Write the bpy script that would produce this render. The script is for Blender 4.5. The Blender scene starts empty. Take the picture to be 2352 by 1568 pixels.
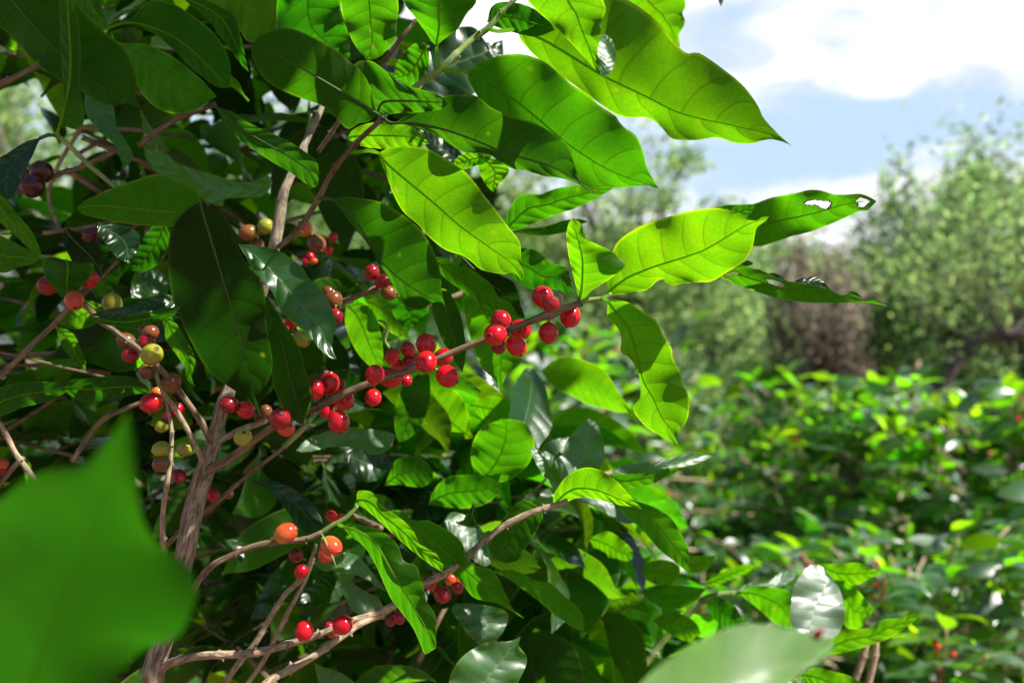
import bpy, math, random
from mathutils import Vector, Matrix, noise
random.seed(7)
scene = bpy.context.scene
col = scene.collection
W, H = 2352.0, 1568.0            # pixel frame in which the photograph was measured
LENS, SENS = 35.0, 36.0
FPX = W * LENS / SENS
CAMZ, PITCH = 1.5, math.radians(5)
CP, SP = math.cos(PITCH), math.sin(PITCH)

def P(x, y, d):
    """point seen at (x, y) at d metres along the view axis"""
    a = (x - W / 2) / FPX * d
    b = -(y - H / 2) / FPX * d
    return Vector((a, d * CP - b * SP, CAMZ + d * SP + b * CP))

# ---------------------------------------------------------------- objects
def empty(name, loc, label=None, cat=None, group=None):
    o = bpy.data.objects.new(name, None); col.objects.link(o)
    o.location = loc; o.empty_display_size = 0.05
    bpy.context.view_layer.update()
    tag(o, label, cat, group)
    return o

def tag(o, label=None, cat=None, group=None, kind=None):
    for k, v in (('label', label), ('category', cat), ('group', group), ('kind', kind)):
        if v: o[k] = v
    return o

def root_loc(p):
    v = Vector((0, 0, 0))
    while p is not None:
        if p.type == 'EMPTY': v = v + p.location
        p = p.parent
    return v

def mesh_obj(name, verts, faces, mats, parent=None, uvs=None, fmat=None, smooth=True):
    me = bpy.data.meshes.new(name)
    me.from_pydata([tuple(v) for v in verts], [], faces)
    for m in mats: me.materials.append(m)
    if uvs is not None:
        lay = me.uv_layers.new(name='UVMap')
        vi = [0] * len(me.loops); me.loops.foreach_get('vertex_index', vi)
        flat = []
        for i in vi: flat += [uvs[i][0], uvs[i][1]]
        lay.data.foreach_set('uv', flat)
    if fmat is not None: me.polygons.foreach_set('material_index', fmat)
    me.polygons.foreach_set('use_smooth', [smooth] * len(me.polygons))
    me.update()
    o = bpy.data.objects.new(name, me); col.objects.link(o)
    if parent is not None:
        o.parent = parent
        if parent.type == 'EMPTY': o.matrix_parent_inverse = Matrix.Translation(-parent.location)
    return o

# ---------------------------------------------------------------- curves
def resample(pts, n):
    """Catmull-Rom through pts, n+1 points by arc length; works on tuples of any size"""
    k = len(pts[0]); pts = [tuple(map(float, p)) for p in pts]
    q = [tuple(2 * pts[0][i] - pts[1][i] for i in range(k))] + pts + [tuple(2 * pts[-1][i] - pts[-2][i] for i in range(k))]
    fine = []
    for s in range(1, len(q) - 2):
        p0, p1, p2, p3 = q[s - 1], q[s], q[s + 1], q[s + 2]
        for j in range(8):
            t = j / 8
            fine.append(tuple(0.5 * (2 * p1[i] + (p2[i] - p0[i]) * t + (2 * p0[i] - 5 * p1[i] + 4 * p2[i] - p3[i]) * t * t
                              + (3 * p1[i] - p0[i] - 3 * p2[i] + p3[i]) * t ** 3) for i in range(k)))
    fine.append(pts[-1])
    L = [0.0]
    for a, b in zip(fine, fine[1:]):
        L.append(L[-1] + math.dist(a, b))
    out, j = [], 0
    for i in range(n + 1):
        s = L[-1] * i / n
        while j < len(L) - 2 and L[j + 1] < s: j += 1
        f = (s - L[j]) / max(1e-9, L[j + 1] - L[j]); f = min(1, max(0, f))
        out.append(tuple(a + (b - a) * f for a, b in zip(fine[j], fine[j + 1])))
    return out

def tube(pts, radii, sides, verts, faces, cap=True):
    """append a tube along 3-D pts"""
    base = len(verts); n = len(pts)
    up = Vector((0.3, -0.9, 0.2)).normalized()
    for i, p in enumerate(pts):
        t = (pts[min(i + 1, n - 1)] - pts[max(i - 1, 0)]).normalized()
        a = t.cross(up)
        if a.length < 1e-4: a = t.cross(Vector((1, 0, 0)))
        a.normalize(); b = t.cross(a)
        for k in range(sides):
            th = 2 * math.pi * k / sides
            verts.append(p + (a * math.cos(th) + b * math.sin(th)) * radii[i])
    for i in range(n - 1):
        for k in range(sides):
            k2 = (k + 1) % sides
            faces.append((base + i * sides + k, base + i * sides + k2, base + (i + 1) * sides + k2, base + (i + 1) * sides + k))
    if cap:
        faces.append(tuple(base + k for k in range(sides))[::-1])
        faces.append(tuple(base + (n - 1) * sides + k for k in range(sides)))

# ---------------------------------------------------------------- node helpers
class NT:
    def __init__(s, tree): s.t = tree; tree.nodes.clear()
    def n(s, typ, **kw):
        nd = s.t.nodes.new(typ)
        for k, v in kw.items():
            if k.startswith('i_'):
                key = k[2:].replace('_', ' ')
                key = int(key) if key.isdigit() else key
                if hasattr(v, 'is_output') or isinstance(v, bpy.types.NodeSocket): s.t.links.new(v, nd.inputs[key])
                else: nd.inputs[key].default_value = v
            else: setattr(nd, k, v)
        return nd
    def m(s, op, a, b=0.0, c=0.0, clamp=False):
        nd = s.t.nodes.new('ShaderNodeMath'); nd.operation = op; nd.use_clamp = clamp
        for i, v in enumerate((a, b, c)):
            if isinstance(v, bpy.types.NodeSocket): s.t.links.new(v, nd.inputs[i])
            else: nd.inputs[i].default_value = v
        return nd.outputs[0]
    def mix(s, f, a, b, blend='MIX'):
        nd = s.t.nodes.new('ShaderNodeMix'); nd.data_type = 'RGBA'; nd.blend_type = blend
        for i, v in ((0, f), (6, a), (7, b)):
            if isinstance(v, bpy.types.NodeSocket): s.t.links.new(v, nd.inputs[i])
            else: nd.inputs[i].default_value = (v if i == 0 else (tuple(v) + (1,))[:4])
        return nd.outputs[2]
    def ss(s, x, lo, hi):
        nd = s.t.nodes.new('ShaderNodeMapRange'); nd.interpolation_type = 'SMOOTHSTEP'
        s.t.links.new(x, nd.inputs[0])
        nd.inputs[1].default_value = lo; nd.inputs[2].default_value = hi
        return nd.outputs[0]
    def link(s, a, b): s.t.links.new(a, b)

def mat(name):
    m = bpy.data.materials.new(name); m.use_nodes = True
    return m, NT(m.node_tree)

def leaf_material(name, per_object=True, top=(0.014, 0.065, 0.008), under=(0.028, 0.10, 0.006), tr=(0.20, 0.50, 0.01), rough=0.30, tf=0.62, veins=True, spec=0.5, bumpd=0.0008, steep=False):
    m, t = mat(name)
    out = t.n('ShaderNodeOutputMaterial')
    geo = t.n('ShaderNodeNewGeometry')
    tc = t.n('ShaderNodeTexCoord')
    if per_object:
        oi = t.n('ShaderNodeObjectInfo'); trc = oi.outputs['Color']; rnd = oi.outputs['Random']
    else:
        rnd = geo.outputs['Random Per Island']
        rgb = t.n('ShaderNodeRGB'); rgb.outputs[0].default_value = tuple(tr) + (1,)
        h = t.n('ShaderNodeHueSaturation', i_Color=rgb.outputs[0])
        t.link(t.m('MULTIPLY_ADD', rnd, -0.05, 0.515), h.inputs['Hue'])
        r2 = t.m('FRACT', t.m('MULTIPLY', rnd, 7.13))
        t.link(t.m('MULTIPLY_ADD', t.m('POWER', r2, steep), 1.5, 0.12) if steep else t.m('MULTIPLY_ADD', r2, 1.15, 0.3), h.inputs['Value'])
        trc = h.outputs[0]
    # blotches of lighter / yellower tissue
    no = t.n('ShaderNodeTexNoise', i_Scale=38.0, i_Detail=3.0, i_Vector=tc.outputs['Object'])
    blot = t.ss(no.outputs[0], 0.42, 0.72)
    trc = t.mix(t.m('MULTIPLY', blot, 0.55), trc, t.mix(1.0, trc, (1.7, 1.25, 0.8), 'MULTIPLY'))
    topc = t.mix(blot, top, tuple(c * 1.35 for c in top))
    undc = t.mix(blot, under, tuple(c * 1.25 for c in under))
    bumph = no.outputs[0]
    if veins:
        uv = t.n('ShaderNodeSeparateXYZ', i_Vector=tc.outputs['UV'])
        ux, v = uv.outputs[0], uv.outputs[1]
        su = t.m('MULTIPLY_ADD', ux, 2.0, -1.0)
        au = t.m('ABSOLUTE', su)
        side = t.m('GREATER_THAN', su, 0.0)
        wob = t.n('ShaderNodeTexNoise', i_Scale=14.0, i_Vector=tc.outputs['Object'])
        s = t.m('SUBTRACT', v, t.m('MULTIPLY', t.m('POWER', au, 1.5), 0.11))
        s = t.m('ADD', t.m('MULTIPLY', s, 8.5), t.m('MULTIPLY', side, 0.4))
        s = t.m('ADD', s, t.m('MULTIPLY', wob.outputs[0], 0.5))
        f = t.m('ABSOLUTE', t.m('SUBTRACT', t.m('FRACT', s), 0.5))
        lat = t.m('SUBTRACT', 1.0, t.ss(f, 0.012, 0.06))
        lat = t.m('MULTIPLY', lat, t.m('SUBTRACT', 1.0, t.ss(au, 0.72, 0.98)))
        vor = t.n('ShaderNodeTexVoronoi', feature='DISTANCE_TO_EDGE', i_Scale=230.0, i_Vector=tc.outputs['Object'])
        ter = t.m('MULTIPLY', t.m('SUBTRACT', 1.0, t.ss(vor.outputs[0], 0.0, 0.12)), 0.42)
        mid = t.m('SUBTRACT', 1.0, t.ss(au, 0.015, 0.055))
        vein = t.m('MAXIMUM', t.m('MAXIMUM', lat, ter), t.m('MULTIPLY', mid, 0.9))
        trc = t.mix(t.m('MULTIPLY', t.m('MAXIMUM', lat, ter), 0.6), trc, t.mix(1.0, trc, (0.5, 0.42, 0.5), 'MULTIPLY'))
        topc = t.mix(t.m('MULTIPLY', mid, 0.8), topc, (0.13, 0.24, 0.05))
        undc = t.mix(t.m('MULTIPLY', vein, 0.4), undc, (0.06, 0.14, 0.01))
        rim = t.ss(au, 0.925, 0.985)
        trc = t.mix(rim, trc, t.mix(1.0, trc, (2.4, 1.5, 1.2), 'MULTIPLY'))
        undc = t.mix(rim, undc, (0.14, 0.22, 0.03))
        # small brown bites and yellow spots
        sp = t.n('ShaderNodeTexVoronoi', feature='F1', i_Scale=16.0, i_Vector=tc.outputs['Object'])
        spot = t.m('MULTIPLY', t.m('LESS_THAN', sp.outputs[0], 0.045), t.m('GREATER_THAN', t.n('ShaderNodeSeparateColor', i_Color=sp.outputs[1]).outputs[0], 0.70))
        trc = t.mix(t.m('MULTIPLY', spot, 0.8), trc, (0.10, 0.05, 0.01))
        undc = t.mix(t.m('MULTIPLY', spot, 0.8), undc, (0.08, 0.035, 0.01))
        ys = t.n('ShaderNodeTexVoronoi', feature='F1', i_Scale=75.0, i_Vector=tc.outputs['Object'])
        yl = t.m('MULTIPLY', t.m('SUBTRACT', 1.0, t.ss(ys.outputs[0], .08, .22)), t.m('GREATER_THAN', t.n('ShaderNodeSeparateColor', i_Color=ys.outputs[1]).outputs[0], 0.86))
        trc = t.mix(t.m('MULTIPLY', yl, 0.6), trc, (0.42, 0.52, 0.01))
        # quilting between the veins
        quilt = t.m('ABSOLUTE', t.m('SINE', t.m('MULTIPLY', s, math.pi)))
        quilt = t.m('ABSOLUTE', t.m('COSINE', t.m('MULTIPLY', s, math.pi)))
        bumph = t.m('ADD', t.m('MULTIPLY', quilt, 1.0), t.m('ADD', t.m('MULTIPLY', no.outputs[0], 0.35), t.m('MULTIPLY', ter, -0.12)))
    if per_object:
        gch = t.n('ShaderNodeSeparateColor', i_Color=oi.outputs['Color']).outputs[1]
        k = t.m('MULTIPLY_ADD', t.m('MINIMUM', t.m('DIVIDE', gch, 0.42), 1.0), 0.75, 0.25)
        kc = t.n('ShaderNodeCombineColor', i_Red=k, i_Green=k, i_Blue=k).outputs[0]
        undc = t.mix(1.0, undc, kc, 'MULTIPLY')  # dark tints carry their painted shade onto the underside as well
    bump = t.n('ShaderNodeBump', i_Strength=0.6, i_Distance=bumpd, i_Height=bumph)
    base = t.mix(geo.outputs['Backfacing'], topc, undc)
    rg = t.m('MULTIPLY_ADD', geo.outputs['Backfacing'], 0.22, rough)
    pr = t.n('ShaderNodeBsdfPrincipled', i_Base_Color=base, i_Roughness=rg, i_Normal=bump.outputs[0])
    t.link(t.m('MULTIPLY', t.m('MULTIPLY_ADD', geo.outputs['Backfacing'], -0.8, 1.0), spec), pr.inputs['Specular IOR Level'])
    tl = t.n('ShaderNodeBsdfTranslucent', i_Color=trc, i_Normal=bump.outputs[0])
    # light passing through, under the glossy skin
    mx = t.n('ShaderNodeMixShader', i_0=tf); t.link(pr.outputs[0], mx.inputs[1]); t.link(tl.outputs[0], mx.inputs[2])
    gl = t.n('ShaderNodeBsdfGlossy', i_Roughness=rg, i_Normal=bump.outputs[0], i_Color=(1, 1, 1, 1))
    fr = t.n('ShaderNodeFresnel', i_IOR=t.m('MULTIPLY_ADD', geo.outputs['Backfacing'], 1 / 1.42 - 1.42, 1.42), i_Normal=bump.outputs[0])
    fm = t.n('ShaderNodeMixShader'); t.link(t.m('MULTIPLY', t.m('MULTIPLY', fr.outputs[0], tf * 2 * spec), t.m('MULTIPLY_ADD', geo.outputs['Backfacing'], -0.85, 1.0)), fm.inputs[0])
    t.link(mx.outputs[0], fm.inputs[1]); t.link(gl.outputs[0], fm.inputs[2])
    t.link(fm.outputs[0], out.inputs[0])
    return m

def bark_material(name, c1, c2, scale=(60, 60, 8), bump=0.002, lich=(0.42, 0.36, 0.24)):
    m, t = mat(name)
    out = t.n('ShaderNodeOutputMaterial'); tc = t.n('ShaderNodeTexCoord')
    uv = t.n('ShaderNodeMapping', i_Vector=tc.outputs['UV']); uv.inputs['Scale'].default_value = scale
    n1 = t.n('ShaderNodeTexNoise', i_Scale=1.0, i_Detail=5.0, i_Roughness=0.65, i_Vector=uv.outputs[0])
    n2 = t.n('ShaderNodeTexNoise', i_Scale=170.0, i_Detail=4.0, i_Vector=tc.outputs['Object'])
    n3 = t.n('ShaderNodeTexNoise', i_Scale=35.0, i_Detail=2.0, i_Vector=tc.outputs['Object'])
    f = t.ss(n1.outputs[0], 0.36, 0.62)
    c = t.mix(f, c1, c2)
    c = t.mix(t.m('MULTIPLY', t.ss(n2.outputs[0], 0.5, 0.75), 0.5), c, tuple(x * 0.5 for x in c1))
    c = t.mix(t.m('MULTIPLY', t.ss(n3.outputs[0], 0.52, 0.7), 0.5), c, lich)
    h = t.m('ADD', n1.outputs[0], t.m('MULTIPLY', n2.outputs[0], 0.5))
    b = t.n('ShaderNodeBump', i_Strength=0.9, i_Distance=bump, i_Height=h)
    pr = t.n('ShaderNodeBsdfPrincipled', i_Base_Color=c, i_Roughness=0.75, i_Normal=b.outputs[0])
    t.link(pr.outputs[0], out.inputs[0])
    return m

def cherry_material(name, c_base, c_tip, dark):
    """c_base near the stalk, c_tip near the crown end"""
    m, t = mat(name)
    out = t.n('ShaderNodeOutputMaterial'); tc = t.n('ShaderNodeTexCoord'); oi = t.n('ShaderNodeObjectInfo')
    uv = t.n('ShaderNodeSeparateXYZ', i_Vector=tc.outputs['UV'])
    v = uv.outputs[1]
    n1 = t.n('ShaderNodeTexNoise', i_Scale=120.0, i_Detail=2.0, i_Vector=tc.outputs['Object'])
    f = t.ss(t.m('ADD', v, t.m('MULTIPLY', n1.outputs[0], 0.5)), 0.3, 1.0)
    c = t.mix(f, c_base, c_tip)
    n2 = t.n('ShaderNodeTexNoise', i_Scale=900.0, i_Detail=2.0, i_Vector=tc.outputs['Object'])
    c = t.mix(t.m('MULTIPLY', t.ss(n2.outputs[0], 0.66, 0.72), 0.5), c, tuple(min(1, x * 1.6 + 0.05) for x in c_tip))
    c = t.mix(t.ss(v, 0.945, 0.975), c, dark)
    hv = t.n('ShaderNodeHueSaturation', i_Color=c); t.link(t.m('MULTIPLY_ADD', oi.outputs['Random'], 0.35, 0.8), hv.inputs['Value'])
    b = t.n('ShaderNodeBump', i_Strength=0.2, i_Distance=0.0003, i_Height=n1.outputs[0])
    pr = t.n('ShaderNodeBsdfPrincipled', i_Base_Color=hv.outputs[0], i_Roughness=0.20, i_Normal=b.outputs[0])
    pr.inputs['Specular IOR Level'].default_value = 0.5
    pr.inputs['Subsurface Weight'].default_value = 0.0
    pr.inputs['Subsurface Radius'].default_value = (1.0, 0.25, 0.1)
    pr.inputs['Subsurface Scale'].default_value = 0.003
    t.link(pr.outputs[0], out.inputs[0])
    return m

M_LEAF = leaf_material('coffee_leaf', bumpd=.0009)
M_SOFT = leaf_material('smooth_leaf', bumpd=.0008, veins=False)
M_FILL = leaf_material('coffee_foliage', per_object=False, steep=2.5, spec=.8, tr=(0.14, 0.58, 0.004), top=(0.012,0.06,0.006), under=(0.022,0.09,0.005))
M_PAINTED_SUNLIT = leaf_material('painted_sunlit_leaf', top=(0.16, 0.34, 0.06), rough=.40, bumpd=.00012, spec=.6)  # sunlit sheen of the upper side put into a lighter base colour
M_PAINTED_SHEEN = leaf_material('painted_sheen_leaf', top=(0.045, 0.13, 0.035), rough=.42, bumpd=.0004, spec=.55)  # whitish sheen of top-facing leaves put into the base colour
M_SHINE_PAINTED = leaf_material('shiny_glare_painted_leaf', top=(0.10, 0.17, 0.09), rough=.40, bumpd=.0005, spec=1.0)  # glossy, with the white glare also put into the base colour
M_FILLB = leaf_material('painted_lit_foliage', per_object=False, tr=(0.12, 0.56, 0.004), top=(0.014,0.07,0.008), under=(0.022,0.09,0.005))  # brighter copy of the foliage, sunlight put into its colour
M_YOUNG = leaf_material('young_foliage', per_object=False, veins=False, tr=(0.33, 0.80, 0.01), top=(0.07, 0.18, 0.01), under=(0.12,0.25,0.01), rough=.3)
M_BUSH = leaf_material('bush_foliage', per_object=False, veins=False, tr=(0.20, 0.74, 0.006), rough=0.38, tf=.5, spec=1.0, steep=1.5, top=(0.012, 0.075, 0.008), under=(0.03, 0.11, 0.006))
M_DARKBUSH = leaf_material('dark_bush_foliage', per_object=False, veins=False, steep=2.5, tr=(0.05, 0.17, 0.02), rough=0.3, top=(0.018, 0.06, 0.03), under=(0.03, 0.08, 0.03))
M_TREE = leaf_material('tree_foliage', per_object=False, veins=False, spec=.15, tr=(0.38, 0.62, 0.20), rough=0.45, top=(0.17, 0.27, 0.12), under=(0.19, 0.29, 0.13))  # paler green, haze and lens bloom put into the colour
M_TREE2 = leaf_material('dry_foliage', per_object=False, veins=False, spec=.15, tr=(0.34, 0.30, 0.24), rough=0.6, top=(0.20, 0.175, 0.14), under=(0.22, 0.19, 0.155))
M_TREE3 = leaf_material('deep_tree_foliage', per_object=False, veins=False, spec=.2, tr=(0.25, 0.49, 0.15), rough=0.4, top=(0.11, 0.19, 0.09), under=(0.09, 0.17, 0.04))  # lightened and greyed to put haze into the colour
M_BARK = bark_material('stem_bark', (0.12, 0.09, 0.06), (0.40, 0.32, 0.22), scale=(18, 7, 1), bump=0.003)
M_TWIG = bark_material('branch_bark', (0.070, 0.042, 0.022), (0.24, 0.17, 0.095), scale=(10, 6, 1), bump=0.0010, lich=(0.28, 0.23, 0.14))
M_GREY = bark_material('grey_bark', (0.17, 0.115, 0.07), (0.46, 0.35, 0.22), scale=(9, 12, 1), bump=0.0013)
M_GREEN = bark_material('green_shoot', (0.10, 0.19, 0.03), (0.20, 0.30, 0.06), scale=(4, 8, 1), bump=0.0004)
M_TRUNK = bark_material('tree_bark', (0.05, 0.04, 0.035), (0.16, 0.13, 0.11), scale=(9, 9, 1), bump=0.02)

def simple(name, c, rough=0.5):
    m, t = mat(name); out = t.n('ShaderNodeOutputMaterial'); tc = t.n('ShaderNodeTexCoord')
    n = t.n('ShaderNodeTexNoise', i_Scale=300.0, i_Vector=tc.outputs['Object'])
    pr = t.n('ShaderNodeBsdfPrincipled', i_Base_Color=t.mix(n.outputs[0], tuple(x * 0.7 for x in c), tuple(x * 1.3 for x in c)), i_Roughness=rough)
    t.link(pr.outputs[0], out.inputs[0]); return m
def rib_material():
    m, t = mat('leaf_midrib'); out = t.n('ShaderNodeOutputMaterial')
    pr = t.n('ShaderNodeBsdfPrincipled', i_Base_Color=(0.12, 0.24, 0.02, 1), i_Roughness=.5)
    pr.inputs['Specular IOR Level'].default_value = .2
    tl = t.n('ShaderNodeBsdfTranslucent', i_Color=(0.50, 0.85, 0.04, 1)); mx = t.n('ShaderNodeMixShader', i_0=.65)
    t.link(pr.outputs[0], mx.inputs[1]); t.link(tl.outputs[0], mx.inputs[2]); t.link(mx.outputs[0], out.inputs[0]); return m
M_RIB = rib_material()
M_EATEN = simple('browned_rim', (0.16, 0.09, 0.025), 0.7)
M_RIBD = simple('shade_painted_midrib', (0.035, 0.075, 0.008), 0.6)  # darker midrib copy, shade put into its colour
M_CALYX = simple('cherry_crown', (0.10, 0.055, 0.03), 0.8)
M_PED = simple('cherry_stalk', (0.24, 0.27, 0.06), 0.6)
CH = {
 'r': cherry_material('ripe_cherry', (0.54, 0.012, 0.008), (0.44, 0.001, 0.012), (0.10, 0.012, 0.012)),
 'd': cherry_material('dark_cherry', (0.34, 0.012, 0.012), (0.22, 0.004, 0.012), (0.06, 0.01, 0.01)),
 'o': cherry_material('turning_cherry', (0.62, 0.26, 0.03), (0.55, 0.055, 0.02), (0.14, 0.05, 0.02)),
 'k': cherry_material('shade_painted_cherry', (0.09, 0.008, 0.008), (0.06, 0.003, 0.006), (0.03, 0.01, 0.01)),  # shade put into the cherry's colour
 'g': cherry_material('green_cherry', (0.14, 0.19, 0.012), (0.27, 0.28, 0.02), (0.42, 0.32, 0.12)),
 'b': cherry_material('brown_and_shaded_cherry', (0.12, 0.11, 0.02), (0.17, 0.045, 0.015), (0.10, 0.05, 0.02)),  # own brown; also puts shade into some upper-left cherries
}

# ---------------------------------------------------------------- leaf traced from outline
TINT = {'m': (0.085, 0.39, 0.002), 'b': (0.145, 0.48, 0.002), 'd': (0.035, 0.25, 0.002), 'y': (0.20, 0.60, 0.002), 'k': (0.008, 0.06, 0.001), 'o': (0.045, 0.22, 0.002)}  # k and o put the shade on a leaf into its colour

def in_poly(x, y, poly):
    c = False; n = len(poly)
    for i in range(n):
        x1, y1 = poly[i]; x2, y2 = poly[(i + 1) % n]
        if (y1 > y) != (y2 > y) and x < (x2 - x1) * (y - y1) / (y2 - y1) + x1: c = not c
    return c

LIT = []
SUNXY = (0.66, -0.75)     # direction of the light in the picture plane (x right, y down)

def leaf(parent, mode, d, tint, base, tip, A, B, M=None, g=0.45, fold=0.18, wave=0.003, arc=0.0, n=48, m=6, holes=(), pet=None, rng=None, label=None, lit=None):
    rng = rng or random.Random(int(base[0] * 7 + tip[1] * 13 + tip[0]))
    d0, d1 = d if isinstance(d, tuple) else (d, d)
    if mode == 'u' and parent.parent is not None and lit is not False: g = max(.28, g) * 2.1
    if holes: n, m = 90, 22
    ca = resample([base] + list(A) + [tip], n)
    cb = resample([base] + list(B) + [tip], n)
    if M: cm = resample([base] + list(M) + [tip], n)
    else: cm = [((a[0] + b[0]) / 2 + (random.Random(i).random() - .5) * 0, (a[1] + b[1]) / 2) for i, (a, b) in enumerate(zip(ca, cb))]
    cx = sum(p[0] for p in cm) / len(cm); cy = sum(p[1] for p in cm) / len(cm)
    dm = (d0 + d1) / 2
    sg = -1 if mode == 'u' else 1
    wave *= min(1.0, max(math.dist(a_, b_) for a_, b_ in zip(ca, cb)) / FPX * dm / .045) ** 1.5
    ph1, ph2 = rng.uniform(0, 6), rng.uniform(0, 6); kf = rng.uniform(16, 22)
    arc += rng.uniform(-0.01, 0.02)
    def depth(x, y, v, u, hw):
        s = ((x - cx) * SUNXY[0] + (y - cy) * SUNXY[1]) / FPX * dm
        D = d0 + (d1 - d0) * v + sg * g * s
        D += -sg * fold * (abs(u) ** 1.4) * hw * math.sin(math.pi * min(1, max(0, v))) ** 0.5
        e = math.sin(math.pi * v)
        D += wave * (u * abs(u)) * e * math.sin(kf * v + (ph1 if u > 0 else ph2)) * 2.0
        D += 0.0012 * e * math.cos(u * 2 + 9 * v + ph1)
        D += arc * ((v - 0.5) ** 2) * 4 * 0.3
        return D
    verts, uvs, faces, fm = [], [], [], []
    for i in range(n + 1):
        v = i / n
        a, b, c = ca[i], cb[i], cm[i]
        ha = math.dist(a, c) / FPX * dm; hb = math.dist(b, c) / FPX * dm
        for j in range(2 * m + 1):
            u = (j - m) / m
            e, hw = (a, ha) if u < 0 else (b, hb)
            w = abs(u)
            x = c[0] + (e[0] - c[0]) * w; y = c[1] + (e[1] - c[1]) * w
            # fine irregularity of the margin
            if j in (0, 2 * m): 
                k = 0.7 * noise.noise(Vector((x * 0.09, y * 0.09, 3.0)))
                x += k; y += k
            verts.append(P(x, y, depth(x, y, v, u, hw))); uvs.append((u * 0.5 + 0.5, v))
    st = 2 * m + 1
    px = []
    hc = [(hp, sum(q_[0] for q_ in hp) / len(hp), sum(q_[1] for q_ in hp) / len(hp)) for hp in holes]; eaten = set()
    for i in range(n):
        for j in range(2 * m):
            f = (i * st + j, i * st + j + 1, (i + 1) * st + j + 1, (i + 1) * st + j)
            if holes:
                v = (i + .5) / n; u = (j + .5 - m) / m
                a, b, c = ca[i], cb[i], cm[i]; e = a if u < 0 else b
                x = c[0] + (e[0] - c[0]) * abs(u); y = c[1] + (e[1] - c[1]) * abs(u)
                if any(in_poly(x, y, hp) for hp in holes): continue
                if any(in_poly(x, y, [(qx + (qx - hx) * .16, qy + (qy - hy) * .30) for qx, qy in hp]) for hp, hx, hy in hc): eaten.add(len(faces))
            faces.append(f)
    # winding: the upper side of the blade is the front face
    cam = Vector((0, 0, CAMZ)); tot = 0
    for f in faces[::max(1, len(faces) // 40)]:
        p0, p1, p2 = verts[f[0]], verts[f[1]], verts[f[3]]
        nn = (p1 - p0).cross(p2 - p0)
        tot += 1 if nn.dot(cam - p0) > 0 else -1
    want = -1 if mode == 'u' else 1
    if tot * want < 0: faces = [f[::-1] for f in faces]
    fm = [2 if i in eaten else 0 for i in range(len(faces))]
    # midrib relief and petiole
    if mode == 'u' or pet:
        pts = []; rr = []
        if pet:
            pp = [(q[0], q[1], q[2] if len(q) > 2 else dm) for q in pet]
            D0 = depth(base[0], base[1], 0, 0, 0)
            q = resample(pp + [(base[0], base[1], D0)], 6)[:-1]
            for x in q: pts.append(P(*x)); rr.append(0.0014 * dm / 0.7)
        if mode == 'u':
            for i in range(0, n + 1, 2):
                x, y = cm[i]; v = i / n
                pts.append(P(x, y, depth(x, y, v, 0, 0) - 0.0003)); rr.append((0.0008 * (1 - v) ** 0.8 + 0.00014) * min(1, dm / .5))
        else:
            x, y = cm[0]; pts.append(P(x, y, depth(x, y, 0, 0, 0))); rr.append(0.0012)
            x, y = cm[2]; pts.append(P(x, y, depth(x, y, 2 / n, 0, 0) + 0.0012)); rr.append(0.0008)
        k0 = len(verts); f0 = len(faces)
        tube(pts, rr, 6, verts, faces)
        uvs += [(0.5, 0.5)] * (len(verts) - k0); fm += [1] * (len(faces) - f0)
    o = mesh_obj('leaf', verts, faces, [M_LEAF, M_RIB, M_EATEN], parent, uvs, fm)
    if mode == 't' and cx > 700 and tint != 'k': o.data.materials[0] = M_PAINTED_SHEEN
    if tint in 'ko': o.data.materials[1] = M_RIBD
    if lit is None: lit = tint != 'k' and cx > 800
    if lit: LIT.extend(verts[:st * (n + 1):max(3, (st * n) // 22)])
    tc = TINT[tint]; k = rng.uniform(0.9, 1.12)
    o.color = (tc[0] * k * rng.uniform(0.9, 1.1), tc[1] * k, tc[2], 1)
    if label: o['label'] = label
    return o

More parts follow.
